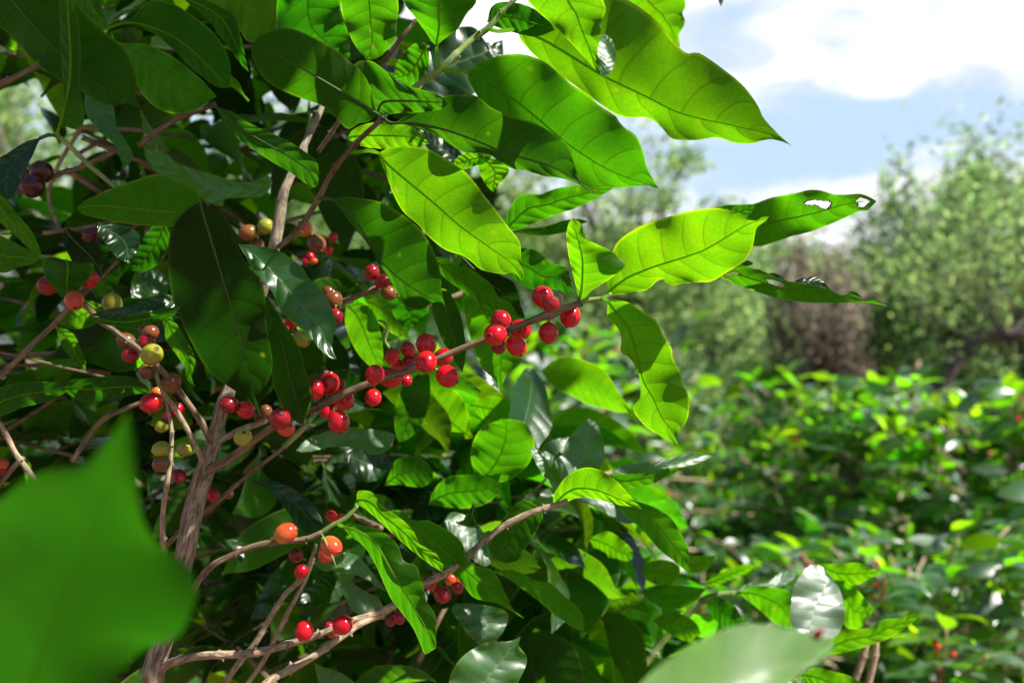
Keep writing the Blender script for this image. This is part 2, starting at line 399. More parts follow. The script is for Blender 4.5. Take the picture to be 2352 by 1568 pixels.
# ---------------------------------------------------------------- branch
def branch_mesh(name, pts, rad, material, parent, nodes=True, seg=None, sides=10, rough=0.035, noded=0.06, seed=1, namp=.22, nodeat=None):
    """pts: (x, y, depth) ; rad: radius in picture px at each point"""
    rng = random.Random(seed)
    full = [(p[0], p[1], p[2] * 1000, r) for p, r in zip(pts, rad)]
    L = sum(math.dist(a[:2], b[:2]) for a, b in zip(pts, pts[1:]))
    n = seg or max(12, int(L / 6))
    q = resample(full, n)
    V, R = [], []
    s = 0.0; nxt = rng.uniform(50, 80); P0 = None
    nodepos = []
    for i, (x, y, dd, r) in enumerate(q):
        d = dd / 1000; V.append(P(x, y, d)); R.append(max(0.0004, .92 * r / FPX * d))
    acc = [0.0]
    for a, b in zip(q, q[1:]): acc.append(acc[-1] + math.dist(a[:2], b[:2]))
    k = nxt
    while nodes and k < acc[-1]:
        nodepos.append(k); k += rng.uniform(60, 95)
    if nodeat is not None:
        nodepos = []
        for nx in nodeat:
            i = min(range(len(q)), key=lambda t: math.dist(q[t][:2], nx)); nodepos.append(acc[i])
    for i in range(len(R)):
        f = 1 + rough * noise.noise(V[i] * 90) * 2
        for kk in nodepos:
            f += namp * math.exp(-((acc[i] - kk) / 5.0) ** 2)
        R[i] *= f
        V[i] = V[i] + Vector((noise.noise(V[i] * 25 + Vector((seed, 0, 0))), noise.noise(V[i] * 25 + Vector((0, seed, 5))), noise.noise(V[i] * 25 + Vector((5, 0, seed))))) * R[i] * 0.2
    verts, faces = [], []
    tube(V, R, sides, verts, faces)
    # bark roughness displaced radially
    for vi in range(len(verts)):
        c = V[min(len(V) - 1, vi // sides)]
        dirv = verts[vi] - c
        verts[vi] = c + dirv * (1 + 1.3 * rough * noise.noise(verts[vi] * 260))
    al = [0.0]
    for a, b in zip(V, V[1:]): al.append(al[-1] + (b - a).length)
    uvs = [((vi % sides) / sides, al[min(len(V) - 1, vi // sides)] * 10) for vi in range(len(verts))]
    # little stubs / scales at the nodes
    for kk in nodepos:
        i = min(range(len(acc)), key=lambda t: abs(acc[t] - kk))
        for z in range(rng.randint(2, 4)):
            t = (V[min(i + 1, len(V) - 1)] - V[max(i - 1, 0)]).normalized()
            a = Vector((rng.uniform(-1, 1), rng.uniform(-1, 1), rng.uniform(-1, 1))); a = (a - t * a.dot(t)).normalized()
            p0 = V[i] + a * R[i] * 0.6 + t * rng.uniform(-1, 1) * R[i]
            p1 = p0 + a * R[i] * rng.uniform(0.5, 1.0) + t * R[i] * rng.uniform(-.3, .5)
            k0 = len(verts)
            tube([p0, (p0 + p1) / 2, p1], [R[i] * .42, R[i] * .36, R[i] * .2], 5, verts, faces)
            uvs += [(0.3, 0.3)] * (len(verts) - k0)
    o = mesh_obj(name, verts, faces, [material], parent, uvs)
    return o, V

# ---------------------------------------------------------------- cherry
def cherry(parent, x, y, r, d, kind, ang=None, tilt=0.3, asp=1.08, node=None, label=None):
    """centre, radius px, depth; ang = picture direction (degrees, 0 right, 90 up) in which the crown end points; tilt>0 turns it to the viewer"""
    rng = random.Random(int(x * 31 + y * 17))
    if ang is None: ang = rng.uniform(0, 360)
    asp = 1.16 if kind == 'o' else rng.uniform(1.02, 1.15); r = r * (1.04 - .4 * (asp - 1.02))
    c = P(x, y, d); R = r / FPX * d
    a = math.radians(ang)
    rt, up, fw = Vector((1, 0, 0)), Vector((0, -SP, CP)), Vector((0, CP, SP))
    ax = (rt * math.cos(a) + up * math.sin(a)) * math.cos(tilt) - fw * math.sin(tilt)
    ax.normalize(); q = ax.to_track_quat('Z', 'Y')
    verts, faces, uvs, fm = [], [], [], []
    NS, NR = 24, 18
    prof = []
    for i in range(NR + 1):
        th = math.pi * i / NR
        z = -math.cos(th) * asp; rr = math.sin(th) ** 0.93
        if i > NR - 3: z -= 0.03
        if i < 2: z += 0.05
        prof.append((rr, z, i / NR))
    prof = prof[:-1] + [(0.21, asp * 0.965, 0.95), (0.205, asp * 1.03, 0.97), (0.15, asp * 1.045, 0.985), (0.11, asp * 0.985, 0.99), (0.05, asp * 0.975, 0.995), (0.0, asp * 1.01, 1)]
    prof = [p for p in prof if not (0.95 > p[2] > 0.9 and p[0] < 0.22)]
    flat = rng.uniform(0.93, 1.0)
    for rr, z, v in prof:
        for k in range(NS):
            t = 2 * math.pi * k / NS
            verts.append(c + q @ (Vector((rr * math.cos(t), rr * math.sin(t) * flat, z)) * R)); uvs.append((k / NS, v))
    for i in range(len(prof) - 1):
        for k in range(NS):
            k2 = (k + 1) % NS
            faces.append((i * NS + k, i * NS + k2, (i + 1) * NS + k2, (i + 1) * NS + k)); fm.append(1 if prof[i][2] > 0.955 else 0)
    # stalk
    s0 = c - ax * R * asp * 0.9
    s1 = node if node is not None else c - ax * R * 1.5
    if (s1 - s0).length > 3 * R: s1 = s0 + (s1 - s0).normalized() * 3 * R
    k0 = len(verts); f0 = len(faces)
    tube([s0, (s0 + s1) / 2 - ax * R * 0.1, s1], [R * .17, R * .12, R * .13], 6, verts, faces)
    uvs += [(0, 0)] * (len(verts) - k0); fm += [2] * (len(faces) - f0)
    o = mesh_obj('coffee_cherry', verts, faces, [CH[kind], M_CALYX, M_PED], parent, uvs, fm)
    if label: o['label'] = label
    return o
# ================================================================ the near coffee bush
NEAR = empty('coffee_bush', P(340, 1900, 0.74),
             'large sharp coffee bush filling the left, red cherries along its slanting branches', 'coffee bush')
BR = {}     # branch name -> (object, [points])
def branch(key, pts, rad, material, name='branch', parent=None, **kw):
    if parent is None and key in ('left', 'left_low', 'left_hang', 'thin', 'thin_low', 'thin_low_b', 'far_left', 'far_left_b', 'mid_left', 'left_twig', 'upper_left', 'dark_cherries', 'top_twig', 'upper', 'second'): rad = [r * .82 for r in rad]
    o, V = branch_mesh(name, pts, rad, material, parent or NEAR, **kw)
    BR.setdefault(parent or NEAR, {})[key] = (o, V)
    return o
branch('stem', [(345, 2100, .745), (350, 1800, .745), (352, 1568, .745), (364, 1500, .745), (395, 1390, .745), (424, 1270, .745), (452, 1140, .745), (476, 1060, .745), (497, 985, .745), (512, 930, .748), (532, 880, .75), (566, 780, .755), (600, 670, .76), (632, 560, .76), (650, 450, .76), (668, 405, .765), (700, 330, .78), (745, 230, .80), (780, 100, .82)],
       [29, 29, 28, 27, 26, 25, 24, 23, 18, 19, 17, 17, 15, 15, 13, 11, 9, 7, 5], M_BARK, name='main_stem', noded=0.1, rough=0.045, sides=22, seg=150, nodes=False)
branch('upper', [(640, 568, .755), (683, 530, .75), (727, 463, .74), (757, 405, .73), (784, 368, .72), (822, 325, .71), (862, 288, .70), (880, 270, .70)], [9, 9, 9, 8, 8, 8, 8, 8], M_TWIG)
branch('green_top', [(872, 276, .70), (905, 245, .71), (955, 200, .71), (985, 178, .71), (1012, 160, .71), (1050, 122, .715), (1085, 90, .72), (1120, 65, .72), (1150, 30, .72), (1190, -10, .72), (1240, -70, .72)], [7, 7, 8, 8, 9, 8, 8, 8, 6, 6, 5], M_GREEN)
branch('top_twig', [(730, 350, .80), (800, 250, .80), (850, 185, .79), (880, 148, .78), (924, 85, .77), (955, 48, .77), (1000, 0, .77), (1050, -60, .77)], [8, 7, 7, 7, 7, 5, 5, 4], M_TWIG)
branch('fruiting', [(478, 1078, .742), (505, 1066, .735), (530, 1052, .73), (565, 1024, .72), (600, 998, .71), (640, 973, .705), (700, 946, .70), (750, 924, .70), (800, 900, .70), (850, 880, .70), (900, 863, .70), (940, 849, .70), (1000, 824, .70), (1060, 800, .70), (1110, 780, .70), (1170, 757, .70), (1230, 733, .70), (1262, 720, .70), (1300, 705, .70), (1335, 694, .70)],
       [13, 12, 11, 11, 10, 10, 10, 10, 9.5, 9, 9, 10.5, 8.5, 8, 8, 9, 9, 12, 9, 8], M_TWIG, name='fruiting_branch', seg=150, nodeat=[(650, 968), (735, 932), (852, 880), (985, 830), (1138, 770), (1262, 720), (1330, 696)], namp=.3)
branch('fruiting_tip', [(1328, 697, .70), (1350, 689, .70), (1372, 686, .70), (1392, 682, .70), (1404, 672, .70)], [7, 6.5, 6, 6, 4], M_GREEN, nodes=False, name='branch')
branch('second', [(497, 1012, .742), (525, 1000, .745), (560, 984, .75), (600, 970, .755), (622, 958, .76), (660, 930, .77)], [12, 10, 10, 9, 9, 8], M_GREY, name='fruiting_branch')
branch('left', [(487, 1018, .742), (466, 975, .735), (440, 935, .73), (400, 885, .72), (360, 838, .71), (318, 800, .70), (270, 764, .70), (230, 735, .70), (196, 702, .70), (172, 690, .70), (150, 714, .70), (118, 750, .70), (80, 785, .70), (30, 835, .70), (-20, 880, .70)],
       [12, 10, 9.5, 9.5, 9, 9, 8.5, 9, 8, 9, 8, 8, 8, 9, 9], M_TWIG, name='fruiting_branch', seg=90)
branch('left_twig', [(172, 692, .70), (200, 668, .70), (240, 630, .70), (272, 600, .70)], [6, 6, 5, 6], M_TWIG)
branch('left_low', [(466, 1062, .742), (452, 1030, .73), (430, 985, .725), (402, 938, .72), (378, 905, .72), (362, 872, .72), (356, 850, .72)], [10, 8, 8, 8, 8, 7, 5], M_GREY)
branch('left_hang', [(384, 1290, .75), (374, 1240, .73), (374, 1180, .725), (384, 1110, .72), (392, 1050, .72), (394, 985, .72), (384, 930, .72), (372, 900, .72)], [8, 8, 8, 8, 7, 6, 5, 5], M_GREY)
branch('thin', [(370, 1265, .82), (430, 1205, .80), (480, 1168, .78), (530, 1125, .78), (580, 1082, .78), (630, 1045, .78), (660, 1020, .78)], [8, 8, 8, 6, 6, 6, 6], M_TWIG)
branch('thin_green', [(652, 1026, .78), (680, 1000, .78), (705, 975, .78), (722, 952, .785), (740, 935, .79)], [7, 7, 7, 6, 5], M_GREEN, nodes=False)
branch('orange', [(440, 1360, .72), (462, 1325, .70), (490, 1296, .69), (520, 1280, .69), (560, 1262, .69), (600, 1250, .69), (650, 1243, .69), (700, 1238, .69), (740, 1222, .69)], [9, 8, 8, 8, 8, 8, 7.5, 7, 7], M_TWIG, name='fruiting_branch')
branch('orange_tip', [(736, 1224, .69), (762, 1206, .69), (790, 1192, .69), (812, 1172, .69), (822, 1160, .69)], [6, 6, 6, 5, 4], M_GREEN, nodes=False)
branch('low', [(366, 1535, .745), (400, 1518, .74), (450, 1507, .735), (510, 1503, .73), (560, 1501, .73), (610, 1493, .73), (665, 1478, .73), (710, 1466, .73), (760, 1446, .73), (810, 1424, .735), (860, 1408, .74), (905, 1390, .745)], [13, 10, 10, 10, 10, 10, 9, 9, 8, 8, 8, 10], M_GREY, name='fruiting_branch')
branch('low_long', [(560, 1620, .70), (612, 1568, .70), (660, 1540, .71), (720, 1508, .715), (780, 1465, .725), (830, 1430, .735), (880, 1405, .745), (920, 1380, .75), (960, 1352, .755), (985, 1335, .755), (1020, 1318, .755), (1052, 1296, .755), (1080, 1270, .755), (1110, 1242, .755), (1150, 1212, .755), (1190, 1190, .755), (1235, 1172, .755), (1275, 1160, .755), (1305, 1149, .755)],
       [10, 10, 9.5, 9, 9, 9, 10, 8, 8, 9, 10, 8, 9, 8, 8, 8, 8, 7.5, 6.5], M_GREY, name='fruiting_branch', seg=130)
branch('thin_low', [(470, 1640, .80), (516, 1568, .80), (552, 1518, .80), (590, 1470, .80), (625, 1410, .80), (655, 1365, .80), (690, 1330, .80), (712, 1290, .80), (726, 1250, .80)], [9, 9, 9, 9, 8, 8, 8, 5, 5], M_GREY)
branch('thin_low_b', [(540, 1620, .84), (572, 1565, .84), (610, 1510, .84), (635, 1460, .84), (665, 1400, .84), (700, 1335, .84), (722, 1280, .84)], [7, 7, 7, 7, 7, 5, 4], M_GREY)
branch('far_left', [(-40, 940, .78), (0, 975, .78), (20, 1010, .78), (38, 1045, .78), (72, 1090, .78), (110, 1150, .78)], [9, 8, 8, 8, 8, 6], M_GREY)
branch('far_left_b', [(-40, 1150, .82), (0, 1110, .82), (30, 1075, .82), (55, 1050, .82)], [8, 8, 8, 7], M_TWIG)
branch('mid_left', [(165, 1060, .85), (190, 1020, .85), (215, 985, .85), (250, 955, .85), (310, 930, .85), (350, 915, .85)], [9, 8, 8, 8, 7, 5], M_TWIG)
branch('dark_left', [(-30, 208, .66), (0, 194, .66), (40, 175, .66), (75, 157, .66), (100, 150, .66)], [8, 8, 7, 7, 6], M_TWIG)
branch('dark_cherries', [(20, 440, .84), (60, 425, .84), (110, 410, .84), (150, 395, .84), (185, 385, .84), (260, 350, .84)], [7, 8, 8, 8, 8, 7], M_TWIG)
branch('upper_left', [(318, 335, .74), (350, 310, .74), (388, 283, .74), (430, 262, .74), (470, 248, .74), (495, 238, .74)], [9, 9, 10, 9, 9, 8], M_TWIG)
branch('upper_left_low', [(100, 535, .82), (160, 527, .82), (215, 520, .82), (280, 505, .82)], [6, 6, 6, 5], M_TWIG, nodes=False)
branch('shoot_left', [(132, 312, .62), (150, 326, .62), (175, 350, .62), (205, 380, .62), (235, 405, .62), (268, 432, .62), (330, 480, .66)], [6, 6, 6, 6, 6, 6, 6], M_GREEN, nodes=False)
branch('far_twig', [(765, 700, .80), (800, 688, .79), (840, 672, .78), (862, 664, .78), (876, 655, .78)], [6, 6.5, 7, 10, 6], M_TWIG)
branch('pale_twig', [(190, 290, 1.0), (150, 350, 1.0), (125, 400, 1.0), (112, 450, 1.0), (130, 510, 1.0), (160, 580, 1.0)], [5, 5, 5, 5, 5, 4], M_GREY)
branch('curl', [(868, 735, .80), (884, 742, .80), (890, 760, .80), (884, 782, .80), (895, 800, .80)], [3, 4, 4, 4, 4], M_GREEN, nodes=False)
branch('wire', [(0, 808, .86), (60, 822, .86), (140, 842, .86), (200, 856, .86), (240, 866, .86)], [3.5, 3.5, 3.5, 3, 3], M_TWIG, nodes=False)
branch('node_shoot', [(700, 365, .80), (704, 320, .80), (712, 280, .80), (716, 262, .80)], [5, 5, 5, 4], M_GREEN, nodes=False)

def near_branch(p, which):
    best = None
    for k, (o, V) in BR[which].items():
        for q in V[::3]:
            dd = (q - p).length
            if best is None or dd < best[0]: best = (dd, k)
    return BR[which][best[1]][0]

def L(mode, d, tint, base, tip, A, B, M=None, root=None, **kw):
    root = root or NEAR
    dd = d[0] if isinstance(d, tuple) else d
    par = near_branch(P(kw['pet'][0][0], kw['pet'][0][1], dd) if kw.get('pet') else P(base[0], base[1], dd), root)
    return leaf(par, mode, d, tint, base, tip, A, B, M, **kw)

# ---- upper right leaves against the sky
L('u', (.73, .76), 'b', (1190, 67), (1818, 335),
  [(1215, 45), (1250, 10), (1310, -25), (1390, -15), (1450, 5), (1510, 50), (1545, 92), (1568, 117), (1583, 124), (1603, 121), (1635, 140), (1665, 162), (1700, 190), (1722, 215), (1742, 245), (1752, 268), (1770, 290), (1795, 315)],
  [(1195, 90), (1225, 125), (1262, 155), (1310, 190), (1355, 222), (1400, 255), (1422, 266), (1445, 271), (1480, 270), (1500, 277), (1522, 296), (1537, 314), (1552, 321), (1600, 322), (1640, 316), (1662, 320), (1685, 328), (1725, 330), (1748, 324), (1768, 320), (1795, 325)],
  [(1255, 95), (1330, 140), (1397, 180), (1484, 222), (1568, 262), (1690, 290), (1765, 308)], pet=[(1122, 67, .72), (1145, 72, .72)], g=.3, n=66, m=8)
L('u', (.60, .63), 'b', (1290, -140), (1394, 180),
  [(1240, -90), (1205, -30), (1211, 0), (1231, 23), (1262, 50), (1284, 70), (1308, 95), (1331, 120), (1352, 143), (1371, 163)],
  [(1350, -100), (1380, -40), (1385, 0), (1392, 22), (1385, 40), (1381, 60), (1380, 90), (1377, 117), (1375, 135), (1384, 160)], g=.3)
L('t', .615, 'm', (1380, 175), (1384, 78), [(1377, 150), (1373, 120), (1378, 95)], [(1400, 170), (1410, 150), (1415, 125), (1411, 105), (1400, 85)], g=.5, n=14)
L('u', (.84, .88), 'b', (1400, -120), (1562, 109),
  [(1385, -60), (1390, 0), (1400, 35), (1430, 60), (1470, 62), (1500, 73), (1525, 90), (1545, 98)],
  [(1500, -110), (1560, -50), (1575, 10), (1567, 30), (1574, 48), (1568, 65), (1560, 80)], g=.3)
L('u', (.70, .715), 'm', (1077, 164), (1514, 434),
  [(1090, 150), (1110, 140), (1160, 126), (1205, 126), (1250, 142), (1285, 170), (1317, 197), (1351, 217), (1374, 240), (1414, 267), (1419, 275), (1434, 293), (1455, 306), (1467, 322), (1481, 360), (1484, 380), (1494, 402), (1505, 420)],
  [(1075, 182), (1094, 217), (1120, 258), (1180, 310), (1250, 365), (1310, 410), (1345, 430), (1364, 433), (1411, 432), (1440, 430), (1467, 427), (1491, 425)],
  [(1100, 175), (1151, 207), (1217, 257), (1267, 300), (1317, 340), (1384, 383), (1430, 404), (1475, 420)], pet=[(1018, 160, .71), (1045, 162, .705)], g=.35, n=66, m=8)
L('u', (.665, .645), 'o', (905, 283), (1367, 448),
  [(925, 272), (957, 258), (1000, 230), (1037, 218), (1090, 220), (1110, 232), (1125, 245), (1150, 258), (1177, 270), (1227, 283), (1277, 310), (1304, 333), (1317, 370), (1325, 395), (1340, 425)],
  [(930, 287), (961, 297), (1001, 310), (1037, 333), (1067, 350), (1111, 352), (1130, 358), (1144, 370), (1177, 388), (1211, 393), (1251, 405), (1291, 410), (1331, 425)],
  [(951, 284), (1017, 297), (1084, 320), (1167, 353), (1251, 377), (1317, 410)], pet=[(882, 272, .70), (893, 282, .685)], g=.25, n=66, m=8)
L('u', (.69, .685), 'b', (870, 352), (1202, 646),
  [(885, 343), (901, 339), (951, 337), (984, 343), (1017, 360), (1044, 377), (1071, 397), (1091, 420), (1111, 447), (1137, 480), (1157, 507), (1171, 525), (1191, 550), (1196, 570), (1197, 595), (1203, 622)],
  [(874, 368), (887, 400), (904, 447), (927, 487), (961, 517), (984, 543), (1017, 570), (1040, 580), (1061, 586), (1084, 602), (1100, 616), (1117, 623), (1151, 629), (1181, 628)],
  [(890, 377), (934, 415), (1001, 470), (1051, 515), (1117, 563), (1167, 598), (1190, 622)], pet=[(800, 352, .72), (825, 349, .71), (850, 346, .70)], g=.4, n=66, m=8)
L('u', (.73, .72), 'o', (765, 458), (1023, 704),
  [(790, 452), (820, 455), (870, 463), (920, 490), (950, 512), (971, 533), (991, 566), (1007, 606), (1014, 640), (1012, 655), (1014, 668), (1018, 688)],
  [(780, 480), (790, 492), (820, 530), (851, 570), (867, 603), (891, 636), (911, 670), (925, 690), (930, 703), (944, 709), (971, 710), (991, 696), (1010, 692)],
  [(800, 485), (835, 535), (867, 590), (917, 640), (971, 676), (1000, 690)], pet=[(735, 455, .735)], g=.35, n=36)
L('u', (.80, .80), 'm', (1163, 528), (1408, 433),
  [(1163, 500), (1180, 462), (1195, 448), (1210, 445), (1230, 447), (1245, 445), (1265, 437), (1290, 430), (1340, 425), (1380, 427)],
  [(1185, 528), (1207, 520), (1267, 497), (1324, 477), (1367, 457)], g=.3)
L('u', (.84, .84), 'd', (1180, 533), (1350, 509), [(1200, 525), (1240, 522), (1270, 515), (1300, 505), (1330, 503)], [(1205, 538), (1230, 541), (1260, 540), (1290, 535), (1310, 529), (1330, 517)], g=.3, n=16)
L('u', (.82, .82), 'd', (1150, 590), (1317, 680), [(1170, 575), (1194, 570), (1227, 573), (1251, 590), (1264, 603), (1291, 610), (1305, 622), (1311, 638)], [(1160, 620), (1180, 640), (1201, 656), (1234, 666), (1261, 663), (1297, 670)], g=.3)
L('u', (.76, .77), 'm', (995, 600), (1204, 738),
  [(1001, 591), (1024, 593), (1047, 610), (1077, 616), (1101, 633), (1127, 653), (1141, 676), (1150, 687), (1171, 696), (1187, 720)],
  [(1003, 618), (1031, 646), (1061, 666), (1101, 696), (1137, 716), (1177, 736)], g=.35)
L('u', (.80, .80), 'k', (1060, 590), (1206, 745), [(1100, 600), (1151, 632), (1177, 646), (1190, 672), (1196, 700), (1204, 722)], [(1070, 630), (1100, 670), (1140, 705), (1170, 740)], g=.3)
L('u', (.83, .82), 'm', (1075, 650), (1147, 895),
  [(1062, 675), (1067, 723), (1077, 763), (1087, 803), (1107, 843), (1125, 862), (1137, 875)],
  [(1130, 680), (1180, 730), (1205, 770), (1206, 800), (1201, 820), (1191, 840), (1165, 862), (1155, 880)], g=.3)
L('u', (.80, .79), 'o', (1005, 660), (1062, 856), [(992, 690), (993, 715), (1001, 743), (1017, 783), (1041, 823)], [(1025, 665), (1044, 690), (1061, 733), (1068, 775), (1071, 800), (1068, 830)], g=.3)
# ---- leaves at the tip of the fruiting branch
L('u', (.70, .685), 'y', (1393, 682), (1766, 497),
  [(1393, 655), (1395, 620), (1402, 590), (1417, 558), (1437, 540), (1467, 522), (1500, 508), (1535, 498), (1560, 490), (1600, 482), (1640, 478), (1665, 481), (1685, 486), (1703, 493), (1720, 502), (1736, 507), (1752, 499)],
  [(1411, 678), (1451, 670), (1478, 668), (1494, 660), (1507, 647), (1521, 640), (1530, 649), (1544, 656), (1568, 652), (1608, 648), (1635, 646), (1668, 626), (1695, 610), (1715, 593), (1728, 566), (1733, 545), (1738, 523), (1755, 510)],
  [(1401, 668), (1430, 645), (1451, 633), (1501, 613), (1568, 592), (1618, 574), (1668, 545), (1712, 518)], g=.4, n=66, m=8, pet=[(1372, 686, .70)])
L('u', (.69, .665), 'y', (1331, 690), (1311, 504),
  [(1327, 673), (1317, 633), (1307, 590), (1301, 545), (1304, 520)],
  [(1345, 682), (1364, 664), (1401, 640), (1430, 618), (1437, 608), (1430, 598), (1401, 575), (1371, 561), (1345, 546), (1335, 515), (1322, 506)],
  [(1336, 660), (1338, 625), (1337, 590), (1326, 545), (1317, 520)], g=.35, fold=.5, pet=[(1326, 700, .70)], n=36)
L('u', (.78, .775), 'm', (1672, 515), (2013, 462),
  [(1672, 496), (1682, 482), (1700, 474), (1735, 467), (1775, 453), (1828, 443), (1861, 436), (1888, 438), (1915, 446), (1945, 447), (1975, 445), (1998, 453)],
  [(1700, 550), (1735, 566), (1768, 560), (1818, 543), (1868, 530), (1935, 503), (1968, 487), (1991, 483), (2005, 471)],
  [(1735, 520), (1800, 505), (1870, 490), (1930, 472), (1980, 463)], g=.35,
  holes=[[(1847, 467), (1853, 463), (1868, 460), (1880, 462), (1898, 461), (1906, 466), (1903, 474), (1896, 480), (1885, 477), (1868, 470), (1852, 471)],
         [(1966, 460), (1973, 453), (1986, 457), (1999, 462), (1990, 468), (1982, 476), (1974, 477), (1968, 470)]])
L('u', (.79, .79), 'd', (1610, 510), (1735, 468), [(1620, 488), (1648, 475), (1681, 470), (1710, 470)], [(1640, 520), (1690, 510), (1725, 490)], g=.3, n=16)
L('u', (.765, .755), 'm', (1600, 612), (2037, 702),
  [(1640, 606), (1680, 606), (1705, 608), (1727, 616), (1748, 620), (1775, 633), (1801, 643), (1835, 650), (1868, 655), (1901, 663), (1928, 676), (1942, 677), (1955, 673), (1968, 680), (1985, 690), (2008, 688)],
  [(1630, 625), (1662, 640), (1701, 656), (1768, 680), (1835, 693), (1901, 696), (1968, 694), (2001, 696)], g=.35,
  holes=[[(1660, 631), (1672, 624), (1685, 622), (1697, 627), (1694, 632), (1680, 632), (1666, 636)], [(1758, 640), (1770, 641), (1790, 647), (1802, 657), (1795, 660), (1778, 655), (1762, 648)]])
L('t', .77, 'k', (1822, 647), (1930, 677), [(1838, 640), (1855, 636), (1868, 636), (1880, 639), (1893, 648), (1903, 660), (1915, 672)], [(1850, 652), (1880, 658), (1905, 668)], g=.6, n=18)
L('t', .77, 'k', (1765, 628), (1808, 645), [(1775, 627), (1787, 630), (1798, 637)], [(1780, 635), (1795, 642)], g=.6, n=12)
L('t', .77, 'k', (1945, 672), (1993, 690), [(1955, 669), (1967, 672), (1980, 682)], [(1960, 676), (1975, 685)], g=.6, n=12)
L('u', .79, 'd', (1690, 612), (1731, 605), [(1705, 604), (1718, 598)], [(1705, 612), (1720, 610)], n=10)
L('u', (.70, .69), 'b', (1394, 689), (1560, 1028),
  [(1394, 710), (1397, 730), (1415, 748), (1424, 765), (1427, 783), (1425, 806), (1432, 815), (1444, 820), (1461, 843), (1468, 862), (1471, 883), (1472, 900), (1469, 916), (1456, 930), (1455, 943), (1463, 956), (1484, 980), (1517, 1000), (1541, 1012), (1554, 1020)],
  [(1417, 690), (1444, 695), (1477, 716), (1507, 736), (1524, 770), (1534, 788), (1543, 800), (1546, 823), (1561, 850), (1569, 873), (1578, 900), (1584, 923), (1581, 953), (1572, 976), (1560, 988), (1556, 1000), (1558, 1015)],
  [(1412, 713), (1444, 756), (1464, 816), (1477, 873), (1501, 916), (1520, 958), (1545, 992)], g=.4, n=66, m=8, fold=.35, pet=[(1385, 683, .70)])
# ---- upper left
L('u', (.60, .615), 'o', (-20, -60), (322, 249),
  [(80, -70), (160, -10), (187, 20), (213, 50), (247, 80), (277, 103), (297, 130), (313, 167), (315, 200), (310, 222)],
  [(-60, 30), (0, 62), (40, 100), (80, 142), (130, 180), (183, 207), (200, 220), (233, 237), (250, 242), (267, 242), (293, 235), (305, 238)],
  [(60, 40), (120, 105), (183, 160), (260, 218)], g=.2, n=40, m=8)
L('u', (.585, .60), 'm', (133, 300), (150, -70),
  [(145, 267), (147, 217), (143, 167), (138, 67), (137, 0)],
  [(150, 290), (167, 296), (190, 290), (192, 250), (183, 200), (185, 133), (180, 50), (168, 5)],
  [(150, 240), (162, 160), (158, 60)], g=.3, pet=[(130, 314, .62)])
L('t', (.63, .62), 'k', (93, 317), (18, 460), [(60, 325), (20, 350), (-10, 372), (-20, 410), (0, 445)], [(85, 335), (73, 362), (60, 390), (43, 430), (28, 452)], g=.5, pet=[(132, 312, .62), (112, 310, .62)])
L('u', (.64, .60), 'm', (470, 480), (176, 478), [(455, 450), (443, 425), (400, 405), (360, 400), (317, 412), (267, 430), (220, 450), (190, 465)], [(450, 505), (417, 520), (333, 518), (267, 510), (207, 497), (185, 488)], g=.3, M=[(400, 487), (320, 480), (240, 473), (200, 474)])
L('t', (.56, .52), 'm', (625, 420), (333, 340),
  [(617, 405), (590, 413), (567, 420), (517, 410), (480, 398), (450, 390), (420, 380), (400, 370), (385, 355), (367, 347), (350, 341)],
  [(620, 435), (600, 450), (567, 453), (530, 455), (513, 460), (512, 474), (495, 470), (467, 457), (450, 440), (433, 427), (415, 418), (400, 413), (375, 403), (353, 390), (340, 370), (333, 355)], g=.75, fold=.1)
L('u', (.72, .72), 'm', (277, 103), (497, 222), [(317, 100), (350, 107), (400, 133), (443, 167), (465, 185), (477, 200), (490, 212)], [(300, 150), (317, 200), (340, 232), (367, 252), (400, 262), (440, 257), (470, 240)], M=[(320, 130), (370, 160), (420, 200), (460, 225)], g=.5, pet=[(255, 95, .73)])
L('u', (.69, .69), 'd', (245, 66), (530, 202), [(262, 50), (300, 42), (333, 10), (357, 0), (400, 10), (443, 37), (477, 63), (507, 97), (527, 140), (530, 170)], [(290, 58), (320, 62), (367, 87), (417, 133), (460, 173), (500, 200)], M=[(300, 52), (380, 75), (440, 115), (490, 165)], g=.3)
L('u', (.76, .76), 'm', (150, -70), (250, 61), [(155, -10), (185, 20), (210, 46), (232, 60)], [(200, -60), (227, 0), (236, 22), (242, 42)], g=.3)
L('u', (.84, .84), 'b', (440, -70), (637, 95), [(470, 0), (500, 22), (545, 60), (565, 92), (590, 98), (615, 85)], [(560, -60), (640, 0), (637, 50), (633, 75)], g=.3)
L('u', (.75, .75), 'd', (420, -5), (571, 165), [(440, 15), (480, 45), (503, 80), (530, 115), (555, 150)], [(450, -5), (480, 3), (510, 18), (540, 38), (552, 80), (561, 120), (567, 145)], g=.3)
L('u', (.70, .71), 'b', (571, 232), (461, 145), [(560, 215), (547, 188), (517, 162), (497, 148), (483, 142), (470, 146)], [(553, 217), (533, 200), (493, 173), (474, 160), (467, 150)], g=.2, n=20)
L('u', (.64, .60), 'o', (868, 262), (578, 112),
  [(861, 240), (850, 200), (830, 165), (800, 140), (783, 123), (750, 103), (700, 77), (653, 63), (617, 73), (590, 87)],
  [(845, 280), (824, 283), (800, 297), (777, 277), (747, 247), (683, 223), (633, 200), (600, 173), (580, 135)],
  [(820, 232), (750, 190), (680, 150), (620, 120)], g=.2, n=40, m=8, pet=[(880, 271, .70)])
L('u', (.66, .64), 'o', (868, 255), (1029, 238), [(830, 225), (812, 170), (817, 145), (851, 140), (891, 167), (924, 193), (964, 205), (991, 212), (1015, 224)], [(890, 262), (930, 258), (967, 258), (1011, 252)], g=.2, M=[(880, 235), (920, 232), (980, 234)])
